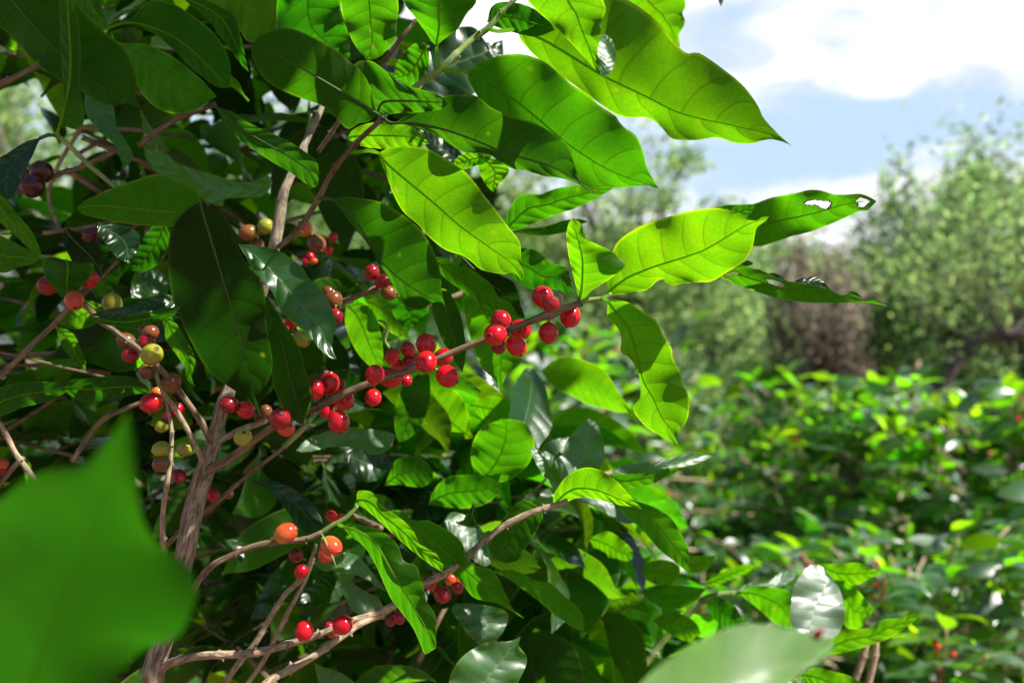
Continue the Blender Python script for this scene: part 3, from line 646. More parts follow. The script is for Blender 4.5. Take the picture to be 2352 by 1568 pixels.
L('u', (.68, .66), 'o', (495, 245), (730, 425), [(533, 258), (567, 280), (617, 303), (667, 327), (707, 353), (728, 372), (732, 400)], [(505, 265), (513, 282), (540, 313), (567, 333), (617, 367), (667, 397), (700, 420), (717, 431)], g=.3, pet=[(485, 243, .74)])
L('t', (.73, .71), 'm', (193, 215), (287, 387), [(215, 227), (245, 235), (262, 250), (267, 287), (290, 325), (305, 360)], [(197, 260), (227, 300), (263, 333), (277, 367)], g=.5)
L('u', (.70, .71), 'd', (720, -110), (806, 147), [(650, -60), (637, 0), (637, 70), (665, 105), (720, 125)], [(770, -60), (784, 30), (800, 80)], g=.3)
L('u', (.76, .76), 'm', (820, -90), (841, 138), [(785, -30), (783, 20), (797, 67), (817, 107)], [(890, -60), (914, 0), (912, 50), (907, 93), (884, 120), (861, 136)], g=.35)
L('u', (.69, .68), 'm', (1003, 108), (1010, -140), [(990, 95), (984, 83), (951, 37), (927, 0), (930, -70)], [(1017, 93), (1051, 67), (1071, 33), (1094, 0), (1080, -70)], g=.35, pet=[(1010, 158, .71), (1004, 132, .70)])
L('u', (.74, .75), 'd', (1120, 50), (1275, 70), [(1127, 20), (1150, 5), (1200, 10), (1250, 35)], [(1140, 62), (1180, 75), (1230, 85)], g=.3)
L('t', (.86, .86), 'k', (960, 205), (1154, 92), [(957, 170), (975, 110), (1000, 80), (1050, 64), (1090, 64), (1112, 95), (1135, 98)], [(990, 220), (1050, 222), (1100, 210), (1150, 180), (1156, 130)], g=.3)
L('u', (.80, .80), 'm', (985, 105), (905, 180), [(960, 97), (930, 120), (910, 150)], [(985, 150), (965, 205), (930, 195)], g=.3, n=18)
L('u', (.76, .76), 'b', (797, 318), (985, 330), [(815, 295), (860, 282), (930, 285), (965, 305)], [(830, 335), (880, 342), (940, 340)], g=.35)
L('u', (.80, .80), 'b', (1132, 352), (1040, 380), [(1110, 350), (1075, 350), (1050, 362)], [(1124, 366), (1095, 380), (1060, 390)], g=.3, n=16)
L('u', (.80, .80), 'b', (1110, 356), (1133, 441), [(1095, 372), (1104, 400), (1117, 425)], [(1150, 370), (1170, 388), (1160, 410), (1147, 422)], g=.3, n=16)
L('t', (.85, .85), 'k', (1075, 380), (961, 295), [(1050, 340), (1000, 310), (975, 300)], [(1040, 385), (990, 350), (965, 315)], g=.3)
# ---- centre left, dark leaves in front of the stem
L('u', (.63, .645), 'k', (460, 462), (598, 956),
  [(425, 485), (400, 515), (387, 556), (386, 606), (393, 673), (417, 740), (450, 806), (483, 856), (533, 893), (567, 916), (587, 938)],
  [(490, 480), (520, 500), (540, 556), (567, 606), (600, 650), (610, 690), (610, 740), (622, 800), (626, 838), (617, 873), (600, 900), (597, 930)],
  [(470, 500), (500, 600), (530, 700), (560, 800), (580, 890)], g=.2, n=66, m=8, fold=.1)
L('t', (.665, .66), 'm', (547, 560), (773, 824),
  [(600, 566), (640, 575), (667, 593), (693, 613), (710, 640), (737, 663), (757, 700), (768, 725), (773, 752), (765, 775), (764, 798), (768, 812)],
  [(565, 590), (583, 623), (620, 663), (643, 710), (660, 730), (677, 743), (710, 770), (733, 800), (755, 820)],
  [(590, 590), (640, 640), (690, 700), (735, 755), (755, 800)], g=.45, n=40, m=8)
L('u', (.68, .675), 'o', (600, 670), (698, 976),
  [(618, 690), (643, 730), (673, 773), (693, 813), (700, 846), (713, 883), (715, 923), (703, 956)],
  [(605, 700), (613, 756), (620, 820), (623, 856), (630, 890), (643, 923), (663, 953), (683, 970)], g=.3, n=36)
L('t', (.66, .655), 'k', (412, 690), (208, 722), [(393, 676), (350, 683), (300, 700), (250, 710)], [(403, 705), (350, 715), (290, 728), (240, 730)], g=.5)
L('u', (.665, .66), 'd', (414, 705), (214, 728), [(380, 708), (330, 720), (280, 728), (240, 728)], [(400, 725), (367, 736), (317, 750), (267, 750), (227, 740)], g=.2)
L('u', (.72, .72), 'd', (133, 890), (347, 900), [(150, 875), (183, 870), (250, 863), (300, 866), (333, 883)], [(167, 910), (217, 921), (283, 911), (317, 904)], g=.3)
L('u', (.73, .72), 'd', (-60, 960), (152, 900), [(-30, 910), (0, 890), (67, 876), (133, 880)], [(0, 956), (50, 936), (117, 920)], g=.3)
L('u', (.66, .66), 'b', (-40, 420), (96, 597), [(0, 447), (20, 467), (40, 493), (67, 523), (83, 550), (94, 580)], [(-20, 480), (0, 510), (40, 545), (70, 575)], g=.3)
L('u', (.62, .62), 'm', (-60, 570), (91, 595), [(-30, 545), (0, 540), (43, 563), (75, 580)], [(0, 626), (43, 613), (75, 606)], g=.3)
L('u', (.68, .68), 'd', (150, 606), (153, 693), [(120, 590), (98, 600), (103, 635), (120, 658), (140, 682)], [(180, 605), (212, 605), (211, 628), (190, 655), (168, 678)], g=.2)
L('t', (.88, .88), 'm', (300, 685), (390, 655), [(302, 650), (312, 625), (330, 616), (355, 617), (378, 630)], [(330, 684), (360, 679), (385, 673)], g=.74)
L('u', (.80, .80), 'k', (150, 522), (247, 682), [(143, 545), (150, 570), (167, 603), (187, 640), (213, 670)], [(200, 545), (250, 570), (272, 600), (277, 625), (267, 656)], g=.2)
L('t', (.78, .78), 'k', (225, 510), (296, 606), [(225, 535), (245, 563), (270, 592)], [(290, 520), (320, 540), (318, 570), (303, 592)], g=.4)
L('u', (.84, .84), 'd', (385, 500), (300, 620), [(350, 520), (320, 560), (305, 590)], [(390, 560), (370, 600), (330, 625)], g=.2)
L('u', (.80, .79), 'm', (372, 725), (447, 886), [(378, 755), (383, 783), (407, 816), (423, 843), (430, 870)], [(395, 730), (423, 773), (442, 806), (448, 835), (440, 860), (442, 875)], g=.35)
L('u', (.86, .86), 'b', (123, 745), (194, 857), [(135, 775), (143, 796), (170, 830), (185, 848)], [(167, 766), (187, 806), (197, 833)], g=.4)
L('u', (.86, .86), 'b', (230, 700), (135, 745), [(200, 690), (165, 700), (140, 722)], [(235, 730), (205, 750), (165, 755)], g=.4)
# ---- middle, behind the fruiting branch
L('u', (.90, .90), 'b', (795, 700), (876, 850), [(793, 740), (805, 780), (825, 815), (850, 840)], [(830, 695), (860, 720), (875, 770), (880, 820)], g=.45)
L('u', (.88, .88), 'b', (840, 690), (940, 775), [(850, 720), (880, 750), (910, 770)], [(880, 680), (920, 710), (935, 745)], g=.45)
L('u', (.84, .84), 'd', (890, 655), (935, 762), [(895, 700), (912, 735)], [(940, 680), (985, 705), (965, 740)], g=.3)
L('u', (.92, .92), 'o', (965, 850), (917, 1018), [(935, 870), (915, 910), (906, 950), (908, 990)], [(985, 860), (988, 916), (974, 963), (947, 1000)], g=.3)
L('u', (.97, .96), 'b', (1085, 1005), (985, 885), [(1078, 960), (1062, 915), (1035, 890), (1005, 880)], [(1050, 1010), (1000, 1000), (968, 960), (970, 910)], g=.45, n=24)
L('u', (1.0, 1.0), 'b', (960, 1015), (1108, 1002), [(985, 980), (1020, 965), (1070, 975)], [(1000, 1030), (1050, 1035), (1090, 1020)], g=.45)
L('u', (.97, .98), 'b', (1080, 930), (1206, 945), [(1110, 912), (1150, 912), (1190, 920)], [(1110, 962), (1150, 968), (1190, 962)], g=.45)
L('u', (.92, .92), 'm', (1100, 1100), (1150, 962), [(1083, 1060), (1085, 1020), (1105, 985)], [(1160, 1105), (1210, 1070), (1228, 1020), (1210, 975), (1180, 963)], g=.4)
L('t', (.84, .83), 'm', (680, 1035), (908, 998), [(700, 1012), (734, 996), (793, 981), (852, 985), (885, 990)], [(705, 1038), (764, 1026), (822, 1029), (850, 1042), (868, 1042), (896, 1029)], g=.7)
L('t', (.92, .92), 'k', (792, 1035), (900, 1060), [(810, 1024), (850, 1022), (890, 1035)], [(800, 1075), (830, 1105), (870, 1100)], g=.6)
L('u', (.90, .90), 'm', (884, 1114), (995, 1085), [(898, 1080), (912, 1055), (951, 1047), (980, 1060)], [(917, 1113), (967, 1118), (992, 1102)], g=.4)
L('u', (.90, .90), 'm', (984, 1158), (1155, 1118), [(997, 1125), (1024, 1097), (1067, 1090), (1117, 1094), (1145, 1105)], [(1034, 1165), (1084, 1166), (1127, 1150)], g=.35)
L('t', (.80, .79), 'k', (575, 1107), (748, 1236), [(600, 1102), (633, 1105), (683, 1128), (717, 1155), (738, 1190)], [(617, 1125), (650, 1162), (683, 1205), (717, 1232)], g=.8)
L('t', (.77, .76), 'm', (724, 1290), (888, 1357), [(745, 1272), (770, 1268), (815, 1272), (840, 1295), (862, 1322), (875, 1340)], [(728, 1300), (745, 1311), (765, 1308), (783, 1316), (805, 1316), (828, 1324), (850, 1334), (862, 1345)], g=.8, wave=.004)
L('t', (.82, .82), 'm', (870, 1370), (780, 1308), [(835, 1355), (800, 1330)], [(880, 1400), (850, 1420), (810, 1400), (785, 1350)], g=.3)
# ---- lower leaves of the bush
L('u', (.70, .69), 'b', (820, 1152), (1016, 1312),
  [(819, 1135), (825, 1126), (851, 1128), (862, 1139), (877, 1162), (904, 1178), (934, 1202), (951, 1222), (964, 1248), (991, 1264), (1003, 1272), (1010, 1285), (1018, 1292)],
  [(824, 1158), (851, 1178), (884, 1208), (924, 1245), (964, 1278), (997, 1302)], g=.4, pet=[(818, 1165, .69)], n=36)
L('u', (.76, .745), 'm', (900, 1172), (1203, 1419),
  [(925, 1172), (944, 1192), (965, 1195), (984, 1194), (1011, 1208), (1044, 1228), (1064, 1252), (1070, 1278), (1091, 1297), (1110, 1303), (1124, 1304), (1137, 1315), (1148, 1335), (1161, 1362), (1177, 1395)],
  [(915, 1190), (940, 1218), (971, 1252), (997, 1274), (1024, 1305), (1057, 1335), (1084, 1368), (1107, 1378), (1144, 1385), (1177, 1405)],
  [(940, 1202), (990, 1240), (1040, 1283), (1100, 1335), (1160, 1385)], g=.4, n=40)
L('u', (.69, .675), 'm', (786, 1208), (1001, 1488),
  [(800, 1203), (817, 1203), (857, 1212), (891, 1228), (914, 1252), (924, 1282), (935, 1292), (951, 1295), (960, 1305), (964, 1322), (974, 1355), (981, 1382), (997, 1405), (1003, 1432), (1002, 1460)],
  [(804, 1228), (834, 1252), (857, 1285), (877, 1328), (897, 1372), (924, 1408), (948, 1440), (962, 1470), (975, 1500), (985, 1498)],
  [(830, 1222), (868, 1255), (905, 1320), (945, 1385), (978, 1440), (992, 1470)], g=.35, fold=.6, n=40, pet=[(775, 1202, .69)])
L('u', (.80, .79), 'o', (1250, 1168), (1165, 1292),
  [(1231, 1155), (1197, 1150), (1171, 1172), (1151, 1198), (1131, 1232), (1126, 1262), (1140, 1285)],
  [(1247, 1180), (1244, 1195), (1227, 1228), (1204, 1262), (1191, 1285)], g=.3)
L('u', (.755, .74), 'y', (1270, 1165), (1474, 1168),
  [(1272, 1138), (1291, 1105), (1317, 1082), (1351, 1073), (1384, 1082), (1417, 1105), (1444, 1135), (1460, 1152)],
  [(1297, 1153), (1331, 1142), (1367, 1145), (1417, 1158), (1451, 1163)], M=[(1285, 1145), (1320, 1122), (1370, 1125), (1420, 1145)], g=.35, n=34)
L('u', (.80, .79), 'm', (1410, 1152), (1586, 1324),
  [(1435, 1148), (1467, 1152), (1511, 1168), (1544, 1192), (1564, 1225), (1581, 1258), (1583, 1290)],
  [(1425, 1170), (1437, 1184), (1477, 1218), (1511, 1258), (1544, 1285), (1572, 1308)], g=.35, n=34)
L('t', (.86, .86), 'm', (1405, 1083), (1640, 1046), [(1430, 1068), (1470, 1062), (1517, 1056), (1570, 1044), (1600, 1042)], [(1430, 1088), (1480, 1086), (1530, 1075), (1580, 1070), (1618, 1057)], g=.8)
L('u', (.87, .87), 'm', (1408, 1094), (1600, 1066), [(1450, 1085), (1500, 1078), (1560, 1072)], [(1420, 1120), (1451, 1120), (1500, 1110), (1550, 1085)], g=.3)
L('u', (.90, .90), 'y', (1440, 1160), (1470, 1235), [(1440, 1185), (1455, 1210)], [(1460, 1165), (1490, 1205), (1480, 1220)], g=.3, n=14)
L('t', (.84, .84), 'm', (1290, 1105), (1352, 960), [(1275, 1060), (1295, 1040), (1300, 1015), (1330, 978)], [(1340, 1100), (1375, 1080), (1389, 1045), (1383, 1006), (1371, 973)], g=.74)
L('t', (.83, .83), 'm', (1280, 1128), (1217, 1028), [(1262, 1110), (1240, 1080), (1225, 1050)], [(1290, 1100), (1290, 1070), (1262, 1040)], g=.74)
L('t', (.87, .87), 'd', (1250, 1085), (1325, 1003), [(1245, 1050), (1250, 1020), (1290, 1005)], [(1290, 1080), (1320, 1050)], g=.8)
L('u', (.84, .83), 'm', (1137, 1312), (1342, 1446),
  [(1177, 1308), (1211, 1322), (1234, 1335), (1264, 1338), (1294, 1365), (1324, 1392), (1340, 1420)],
  [(1167, 1328), (1201, 1352), (1241, 1382), (1267, 1405), (1304, 1432), (1327, 1445)], g=.35, n=34)
L('t', (.72, .71), 'm', (1080, 1640), (1196, 1460),
  [(1040, 1600), (1031, 1568), (1047, 1525), (1077, 1495), (1117, 1475), (1150, 1472), (1167, 1472), (1184, 1467)],
  [(1150, 1620), (1185, 1575), (1205, 1535), (1211, 1515), (1206, 1500), (1192, 1482)], M=[(1095, 1590), (1130, 1545), (1165, 1500)], g=.6, n=34)
L('t', (.86, .86), 'd', (1045, 1385), (1105, 1484), [(1037, 1400), (1051, 1422), (1074, 1455)], [(1080, 1385), (1130, 1392), (1167, 1408), (1161, 1438), (1144, 1465)], g=.55)
L('t', (.76, .76), 'm', (722, 1520), (830, 1580), [(740, 1530), (767, 1538), (800, 1555)], [(727, 1545), (740, 1580), (780, 1600)], g=.5)
L('t', (.88, .88), 'd', (1275, 1110), (1480, 1200), [(1320, 1110), (1380, 1125), (1440, 1160)], [(1300, 1140), (1370, 1165), (1430, 1200)], g=.7)
L('t', (.84, .84), 'm', (1020, 1195), (1130, 1290), [(1040, 1175), (1080, 1190), (1115, 1230)], [(1035, 1230), (1070, 1270), (1110, 1300)], g=.8)
L('u', (.86, .86), 'k', (1090, 1150), (1000, 1400), [(1060, 1200), (1020, 1280), (1005, 1350)], [(1100, 1250), (1070, 1330), (1035, 1390)], g=.2)

# ---- cherries: x, y, radius, depth, kind, direction of the crown end, turn to the viewer
C = [
 # along the main fruiting branch, right to left
 (1247, 682, 24.5, .700, 'r', 120, .2), (1265, 698, 19.5, .675, 'd', 60, .9), (1310, 727, 24, .712, 'r', 250, .1), (1260, 764, 22.5, .700, 'r', 268, .2),
 (1151, 738, 24, .705, 'r', 110, .3), (1138, 768, 26, .682, 'r', 190, 1.1), (1193, 758, 25, .718, 'r', 20, .2), (1186, 794, 24, .690, 'r', 300, .4), (1146, 795, 17, .715, 'd', 260, .3),
 (979, 791, 23.5, .706, 'r', 100, .2), (979, 831, 24.5, .680, 'r', 262, .9), (1018, 820, 21, .722, 'r', 30, .3), (1028, 864, 25.5, .695, 'r', 330, .4),
 (937, 803, 17.5, .76, 'r', 110, .2), (949, 822, 12, .765, 'r', 40, .2), (901, 819, 17, .75, 'r', 70, .4), (938, 834, 16, .76, 'd', 90, .4), (915, 838, 13, .77, 'r', 20, .3),
 (861, 860, 22.5, .684, 'r', 78, .9), (898, 868, 24, .718, 'r', 10, .2), (933, 873, 13.5, .74, 'r', 300, .3), (857, 913, 19, .700, 'r', 265, .2),
 (724, 894, 23, .690, 'r', 100, .8), (756, 881, 24.5, .705, 'r', 80, .1), (780, 885, 14, .73, 'd', 60, .2), (786, 917, 26, .722, 'r', 330, .2), (778, 968, 25, .690, 'r', 285, .3), (750, 944, 16, .72, 'r', 250, .3),
 (643, 961, 24.5, .682, 'd', 60, .9), (655, 981, 21, .715, 'o', 320, .2), (610, 945, 15, .75, 'b', 80, .4), (598, 955, 14, .765, 'b', 220, .4),
 (558, 1004, 21, .690, 'g', 60, .9), (526, 929, 21, .720, 'd', 170, .9), (565, 941, 20, .725, 'r', 350, .2), 
 # far twig
 (854, 626, 17, .775, 'd', 80, .3), (879, 646, 18, .77, 'd', 20, .4), (893, 672, 18, .79, 'b', 320, .3),
 (693, 778, 20, .77, 'g', 340, .4), (672, 738, 15, .79, 'd', 120, .3), (650, 752, 14, .80, 'd', 200, .3), (765, 690, 22, .79, 'b', 90, .3), (770, 727, 18, .78, 'd', 270, .3), (755, 672, 15, .80, 'b', 110, .3),
 (727, 560, 22, .79, 'b', 300, .4), (700, 525, 18, .79, 'o', 130, .4), (765, 545, 11, .9, 'r', 60, .4), (755, 575, 10, .9, 'r', 60, .4), (712, 590, 10, .95, 'r', 60, .4), (720, 600, 9, .95, 'o', 10, .4), (703, 600, 9, .95, 'r', 190, .4),
 (570, 535, 20, .85, 'b', 200, .3), (610, 520, 18, .85, 'g', 20, .3), (590, 565, 17, .86, 'b', 270, .3),
 # left branch
 (110, 656, 22, .700, 'd', 200, .3), (205, 641, 21, .690, 'r', 45, .3), (171, 690, 22.5, .682, 'o', 300, .7), (258, 697, 23, .715, 'g', 90, .3),
 (349, 814, 24.5, .680, 'g', 40, .6), (336, 787, 20, .705, 'd', 60, .3), (345, 765, 18.5, .720, 'b', 30, .3), (300, 816, 18, .710, 'd', 200, .4), (290, 783, 20, .72, 'b', 150, .3), (338, 851, 18, .715, 'b', 250, .2), (393, 880, 23, .722, 'b', 60, .2), (330, 757, 12, .74, 'd', 100, .2),
 (348, 925, 24, .690, 'r', 200, .4), (408, 940, 15, .75, 'r', 60, .3), (388, 955, 14, .75, 'd', 240, .3), (372, 978, 15, .75, 'g', 200, .3), (370, 1031, 19, .700, 'g', 190, .4), (424, 1030, 18, .740, 'g', 20, .3), (370, 1064, 19.5, .700, 'b', 240, .4), (411, 1093, 16, .735, 'd', 320, .5), (360, 900, 12, .74, 'o', 200, .3),
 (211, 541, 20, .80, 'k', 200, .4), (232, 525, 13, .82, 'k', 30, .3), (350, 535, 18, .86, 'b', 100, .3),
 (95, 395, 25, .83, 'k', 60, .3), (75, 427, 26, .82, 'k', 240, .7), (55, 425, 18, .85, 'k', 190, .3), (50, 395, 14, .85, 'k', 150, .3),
 # lower branches
 (490, 1138, 15, .80, 'r', 120, .4), (525, 1135, 11, .82, 'b', 30, .3),
 (656, 1224, 24.5, .680, 'o', 25, .0), (761, 1254, 24.5, .674, 'o', 330, .6), (752, 1268, 22, .70, 'o', 240, .2), (762, 1186, 14, .74, 'r', 120, .4), (780, 1190, 12, .745, 'o', 30, .4),
 (680, 1275, 16, .79, 'd', 150, .3), (692, 1312, 16.5, .78, 'r', 60, .4),
 (699, 1448, 21.5, .715, 'r', 250, .3), (787, 1435, 22, .715, 'r', 40, .3), (765, 1450, 14, .735, 'o', 200, .3), (757, 1438, 10, .735, 'r', 120, .3),
 (1016, 1365, 19.5, .735, 'd', 340, .3), (988, 1338, 16, .765, 'r', 110, .3), (1035, 1330, 13, .775, 'o', 60, .3), (1050, 1347, 15, .775, 'd', 300, .3), (917, 1418, 14, .765, 'd', 300, .3), (898, 1424, 13, .775, 'd', 240, .3),
 (8, 1065, 12, .80, 'o', 60, .3), (4, 1082, 10, .80, 'd', 240, .3),
]
for (x, y, r, d, k, a, t_) in C:
    p = P(x, y, d); best = None
    for kk, (o, V) in BR[NEAR].items():
        for q in V[::2]:
            dd = (q - p).length
            if best is None or dd < best[0]: best = (dd, o, q)
    cherry(best[1], x, y, r, d, k, a, t_, node=None)
    if x > 700 and y < 1000: LIT.append(p)

# brown dead leaf stub and bract by the tip cherries
v_, f_ = [], []
tube([P(1286, 704, .69), P(1290, 690, .688), P(1287, 676, .687), P(1281, 672, .687)], [.0010, .0019, .0012, .0004], 6, v_, f_)
mesh_obj('bract', v_, f_, [M_GREY], BR[NEAR]['fruiting'][0], [(0, 0)] * len(v_))
v_, f_ = [], []
tube([P(738, 1222, .675), P(748, 1245, .668), P(760, 1270, .668), P(772, 1302, .668)], [.0004, .0009, .0009, .0004], 6, v_, f_)
mesh_obj('twig', v_, f_, [M_GREEN], BR[NEAR]['orange'][0], [(0, 0)] * len(v_))
# ================================================================ generic leaf blades
def blade(vs, fs, us, p, direc, up, ln, wd, nl=8, nw=2, droop=0.25, fold=0.25, rng=random, off=None):
    """a coffee leaf: base p, pointing along direc, upper side towards up"""
    t = direc.normalized(); s = t.cross(up).normalized(); nrm = s.cross(t).normalized()
    if nrm.dot(up) < 0: nrm = -nrm
    base = len(vs); ph = rng.uniform(0, 6); ph2 = rng.uniform(0, 6); kw = rng.uniform(12, 18); tw = rng.uniform(-.4, .4)
    cur = Vector(p); ang = 0
    for i in range(nl + 1):
        v = i / nl
        a = -droop * v * 2.2
        tt = t * math.cos(a) + nrm * math.sin(a)
        nn = nrm * math.cos(a) - t * math.sin(a)
        if i: cur = cur + tt * (ln / nl)
        ss = s * math.cos(tw * v) + nn * math.sin(tw * v)
        w = wd * (math.sin(math.pi * v ** 0.85) ** 0.75) * (1 if v < 0.8 else 1 - 0.35 * (v - .8) / .2) if 0 < v < 1 else wd * 0.02
        for j in range(-nw, nw + 1):
            u = j / nw
            vs.append(cur + ss * (u * w) + nn * (abs(u) * w * fold + 0.06 * wd * u * u * math.sin(kw * v + (ph if u > 0 else ph2))))
            us.append((u * .5 + .5, v))
    st = 2 * nw + 1
    # front face must be the upper side
    c = (vs[base + st + 1] - vs[base + st]).cross(vs[base + 2 * st] - vs[base + st]) if nl > 1 else nn
    flip = c.dot(nn) < 0
    for i in range(nl):
        for j in range(2 * nw):
            f = (base + i * st + j, base + i * st + j + 1, base + (i + 1) * st + j + 1, base + (i + 1) * st + j)
            fs.append(f[::-1] if flip else f)

UP = Vector((0, 0, 1))
def rvec(rng):
    while True:
        v = Vector((rng.uniform(-1, 1), rng.uniform(-1, 1), rng.uniform(-1, 1)))
        if 0.05 < v.length < 1: return v.normalized()

def twig_leaves(vs, fs, us, p0, direc, length, ll, rng, nl=8, nw=2, gap=.055, tubes=None, ok=None, upb=UP, var=.35):
    """pairs of opposite leaves down a shoot"""
    t = direc.normalized(); n = max(2, int(length / gap)); p = Vector(p0); pts = [p.copy()]; used = 0; v0 = len(vs)
    for k in range(n):
        t = (t + Vector((0, 0, -0.05)) + rvec(rng) * 0.10).normalized()
        p = p + t * gap; pts.append(p.copy())
        s = t.cross(UP)
        if s.length < .1: s = Vector((1, 0, 0))
        s.normalize()
        last = k
        if k % 2: s = (s * .8 + t.cross(s) * .4).normalized()
        for sg in (1, -1):
            if rng.random() < .12: continue
            dl = (s * sg * 1.0 + t * rng.uniform(.3, .9) + Vector((0, 0, rng.uniform(-.45, .2)))).normalized()
            q = p + dl * .012
            e = q + dl * ll
            if ok and not (ok(q) and ok(e) and ok((q + e) / 2)): continue
            L_ = ll * rng.uniform(.65, 1.1)
            used = k + 1
            blade(vs, fs, us, q, dl, (upb + rvec(rng) * var).normalized(), L_, L_ * rng.uniform(.19, .24), nl, nw, rng.uniform(.05, .5), rng.uniform(.1, .35), rng)
    dl = t
    e = p + dl * ll
    if not ok or ok(e): blade(vs, fs, us, p, dl, (UP + rvec(rng) * .3).normalized(), ll * .8, ll * .17, nl, nw, .3, .25, rng)
    if tubes is not None and used > 1 and len(vs) - v0 > n * (nl + 1) * (2 * nw + 1):
        tubes.append(pts[:used + 1])

def project(p):
    v = p - Vector((0, 0, CAMZ)); d = v.y * CP + v.z * SP
    if d < 0.05: return None
    b = -v.y * SP + v.z * CP
    return (v.x / d * FPX + W / 2, -b / d * FPX + H / 2, d)

# ---- foliage deeper inside the near bush, behind the traced leaves
EDGE = [(0, 1560), (150, 1480), (260, 1230), (340, 1160), (440, 1190), (520, 1190), (600, 1180), (700, 1210), (850, 1210), (1000, 1390), (1150, 1600), (1300, 1610), (1568, 1610)]
def edge_x(y):
    for (a, xa), (b, xb) in zip(EDGE, EDGE[1:]):
        if y < b: return xa + (xb - xa) * max(0, y - a) / (b - a)
    return 1600
SKYHOLES = [(70, 250, 75), (110, 370, 40), (705, 320, 25), (300, 45, 30), (560, 180, 25), (1100, 100, 60), (980, 690, 0)]
def ok_near(p):
    q = project(p)
    if q is None: return False
    x, y, d = q
    if d < .88: return False
    if y < 0 and x > 900: return False
    if y < 200 and x > 1150: return False
    if y > 1570: return True
    if x > edge_x(max(0, y)) - 30: return False
    if y < 700:
        for hx, hy, hr in SKYHOLES:
            if math.hypot(x - hx, y - hy) < hr: return False
    return True
rng = random.Random(11)
vs, fs, us, tb = [], [], [], []
for k in range(420):
    x = rng.uniform(-300, 1500); y = rng.uniform(-200, 1650); d = rng.uniform(.90, 1.5)
    p = P(x, y, d)
    if not ok_near(p): continue
    twig_leaves(vs, fs, us, p, Vector((rng.uniform(-1, 1), rng.uniform(-.6, .6), rng.uniform(-.3, .5))), rng.uniform(.10, .30), rng.uniform(.08, .125), rng, 10, 2, tubes=tb, ok=ok_near, var=.65, upb=Vector((.3, .4, .85)))
mesh_obj('inner_foliage', vs, fs, [M_FILL], NEAR, us)['kind'] = 'stuff'
v2, f2 = [], []
for pts in tb: tube(pts, [.0028 - .0016 * i / len(pts) for i in range(len(pts))], 5, v2, f2)
mesh_obj('inner_twigs', v2, f2, [M_TWIG], NEAR, [(v.x * 3, v.z * 10) for v in v2])['kind'] = 'stuff'

SUN_DIR = Vector((0.62, -0.28, 0.73)).normalized()     # towards the sun
# ================================================================ second bush, low on the right, a little beyond focus
SEC = empty('coffee_bush', P(1700, 2300, 1.05), 'low coffee bush with one pale shiny upright leaf, lower right of the berry laden branch', 'coffee bush')
branch('s1', [(1290, 1900, 1.05), (1400, 1650, 1.05), (1500, 1500, 1.05), (1600, 1390, 1.05), (1640, 1366, 1.05), (1690, 1362, 1.05)], [16, 12, 9, 8, 7, 6], M_GREEN, parent=SEC)
branch('s2', [(1700, 2000, .95), (1780, 1700, .95), (1830, 1560, .95), (1862, 1475, .95), (1880, 1455, .95)], [14, 12, 9, 7, 5], M_GREEN, parent=SEC)
branch('s3', [(1940, 1640, 1.1), (1965, 1560, 1.1), (1985, 1500, 1.1), (2000, 1450, 1.1)], [9, 8, 8, 5], M_GREY, parent=SEC)
branch('s4', [(1975, 1640, 1.1), (1997, 1560, 1.1), (2010, 1500, 1.1), (2015, 1450, 1.1)], [9, 8, 8, 5], M_GREY, parent=SEC)
branch('s5', [(1150, 1800, 1.15), (1200, 1600, 1.15), (1240, 1500, 1.15), (1262, 1440, 1.15), (1300, 1400, 1.15)], [12, 10, 8, 8, 6], M_TWIG, parent=SEC)
L('t', (.94, .95), 'm', (1858, 1475), (1869, 1296),
  [(1835, 1462), (1821, 1445), (1815, 1418), (1818, 1378), (1825, 1342), (1845, 1312), (1857, 1300)],
  [(1890, 1472), (1918, 1462), (1931, 1445), (1941, 1415), (1937, 1382), (1928, 1352), (1908, 1325), (1888, 1302)],
  [(1862, 1430), (1878, 1378), (1898, 1338)], root=SEC, g=.74, fold=.1, n=34, label='pale shiny upright leaf with glare put into its colour').data.materials[0] = M_SHINE_PAINTED
L('u', (.95, .96), 'b', (1880, 1508), (2112, 1412),
  [(1911, 1462), (1941, 1445), (1975, 1443), (2001, 1440), (2018, 1426), (2045, 1420), (2068, 1418), (2081, 1408), (2101, 1410)],
  [(1935, 1498), (1985, 1485), (2035, 1468), (2075, 1445), (2100, 1425)], root=SEC, g=.35)
L('u', (1.0, 1.0), 'b', (1868, 1310), (2031, 1314), [(1880, 1293), (1918, 1295), (1968, 1292), (2001, 1305)], [(1901, 1318), (1928, 1338), (1968, 1342), (1998, 1328)], root=SEC, g=.4)
L('u', (1.0, 1.0), 'b', (1910, 1330), (2010, 1398), [(1945, 1335), (1968, 1352), (1991, 1380)], [(1930, 1400), (1945, 1440), (1975, 1440), (1995, 1415)], root=SEC, g=.4)
L('u', (1.02, 1.0), 'm', (1688, 1362), (1825, 1450), [(1735, 1345), (1775, 1348), (1815, 1360), (1835, 1400)], [(1718, 1378), (1751, 1405), (1785, 1435)], root=SEC, g=.4)
L('t', (1.05, 1.05), 'm', (1690, 1360), (1832, 1312), [(1720, 1340), (1770, 1330), (1800, 1312)], [(1730, 1350), (1780, 1350), (1815, 1335)], root=SEC, g=.9)
L('u', (.92, .92), 'b', (1835, 1548), (2010, 1600), [(1868, 1533), (1918, 1542), (1968, 1560)], [(1860, 1570), (1920, 1600), (1970, 1610)], root=SEC, g=.35)
L('u', (1.04, 1.04), 'b', (1608, 1342), (1738, 1298), [(1640, 1325), (1680, 1305), (1710, 1295)], [(1640, 1345), (1680, 1330), (1715, 1315)], root=SEC, g=.35, n=18)
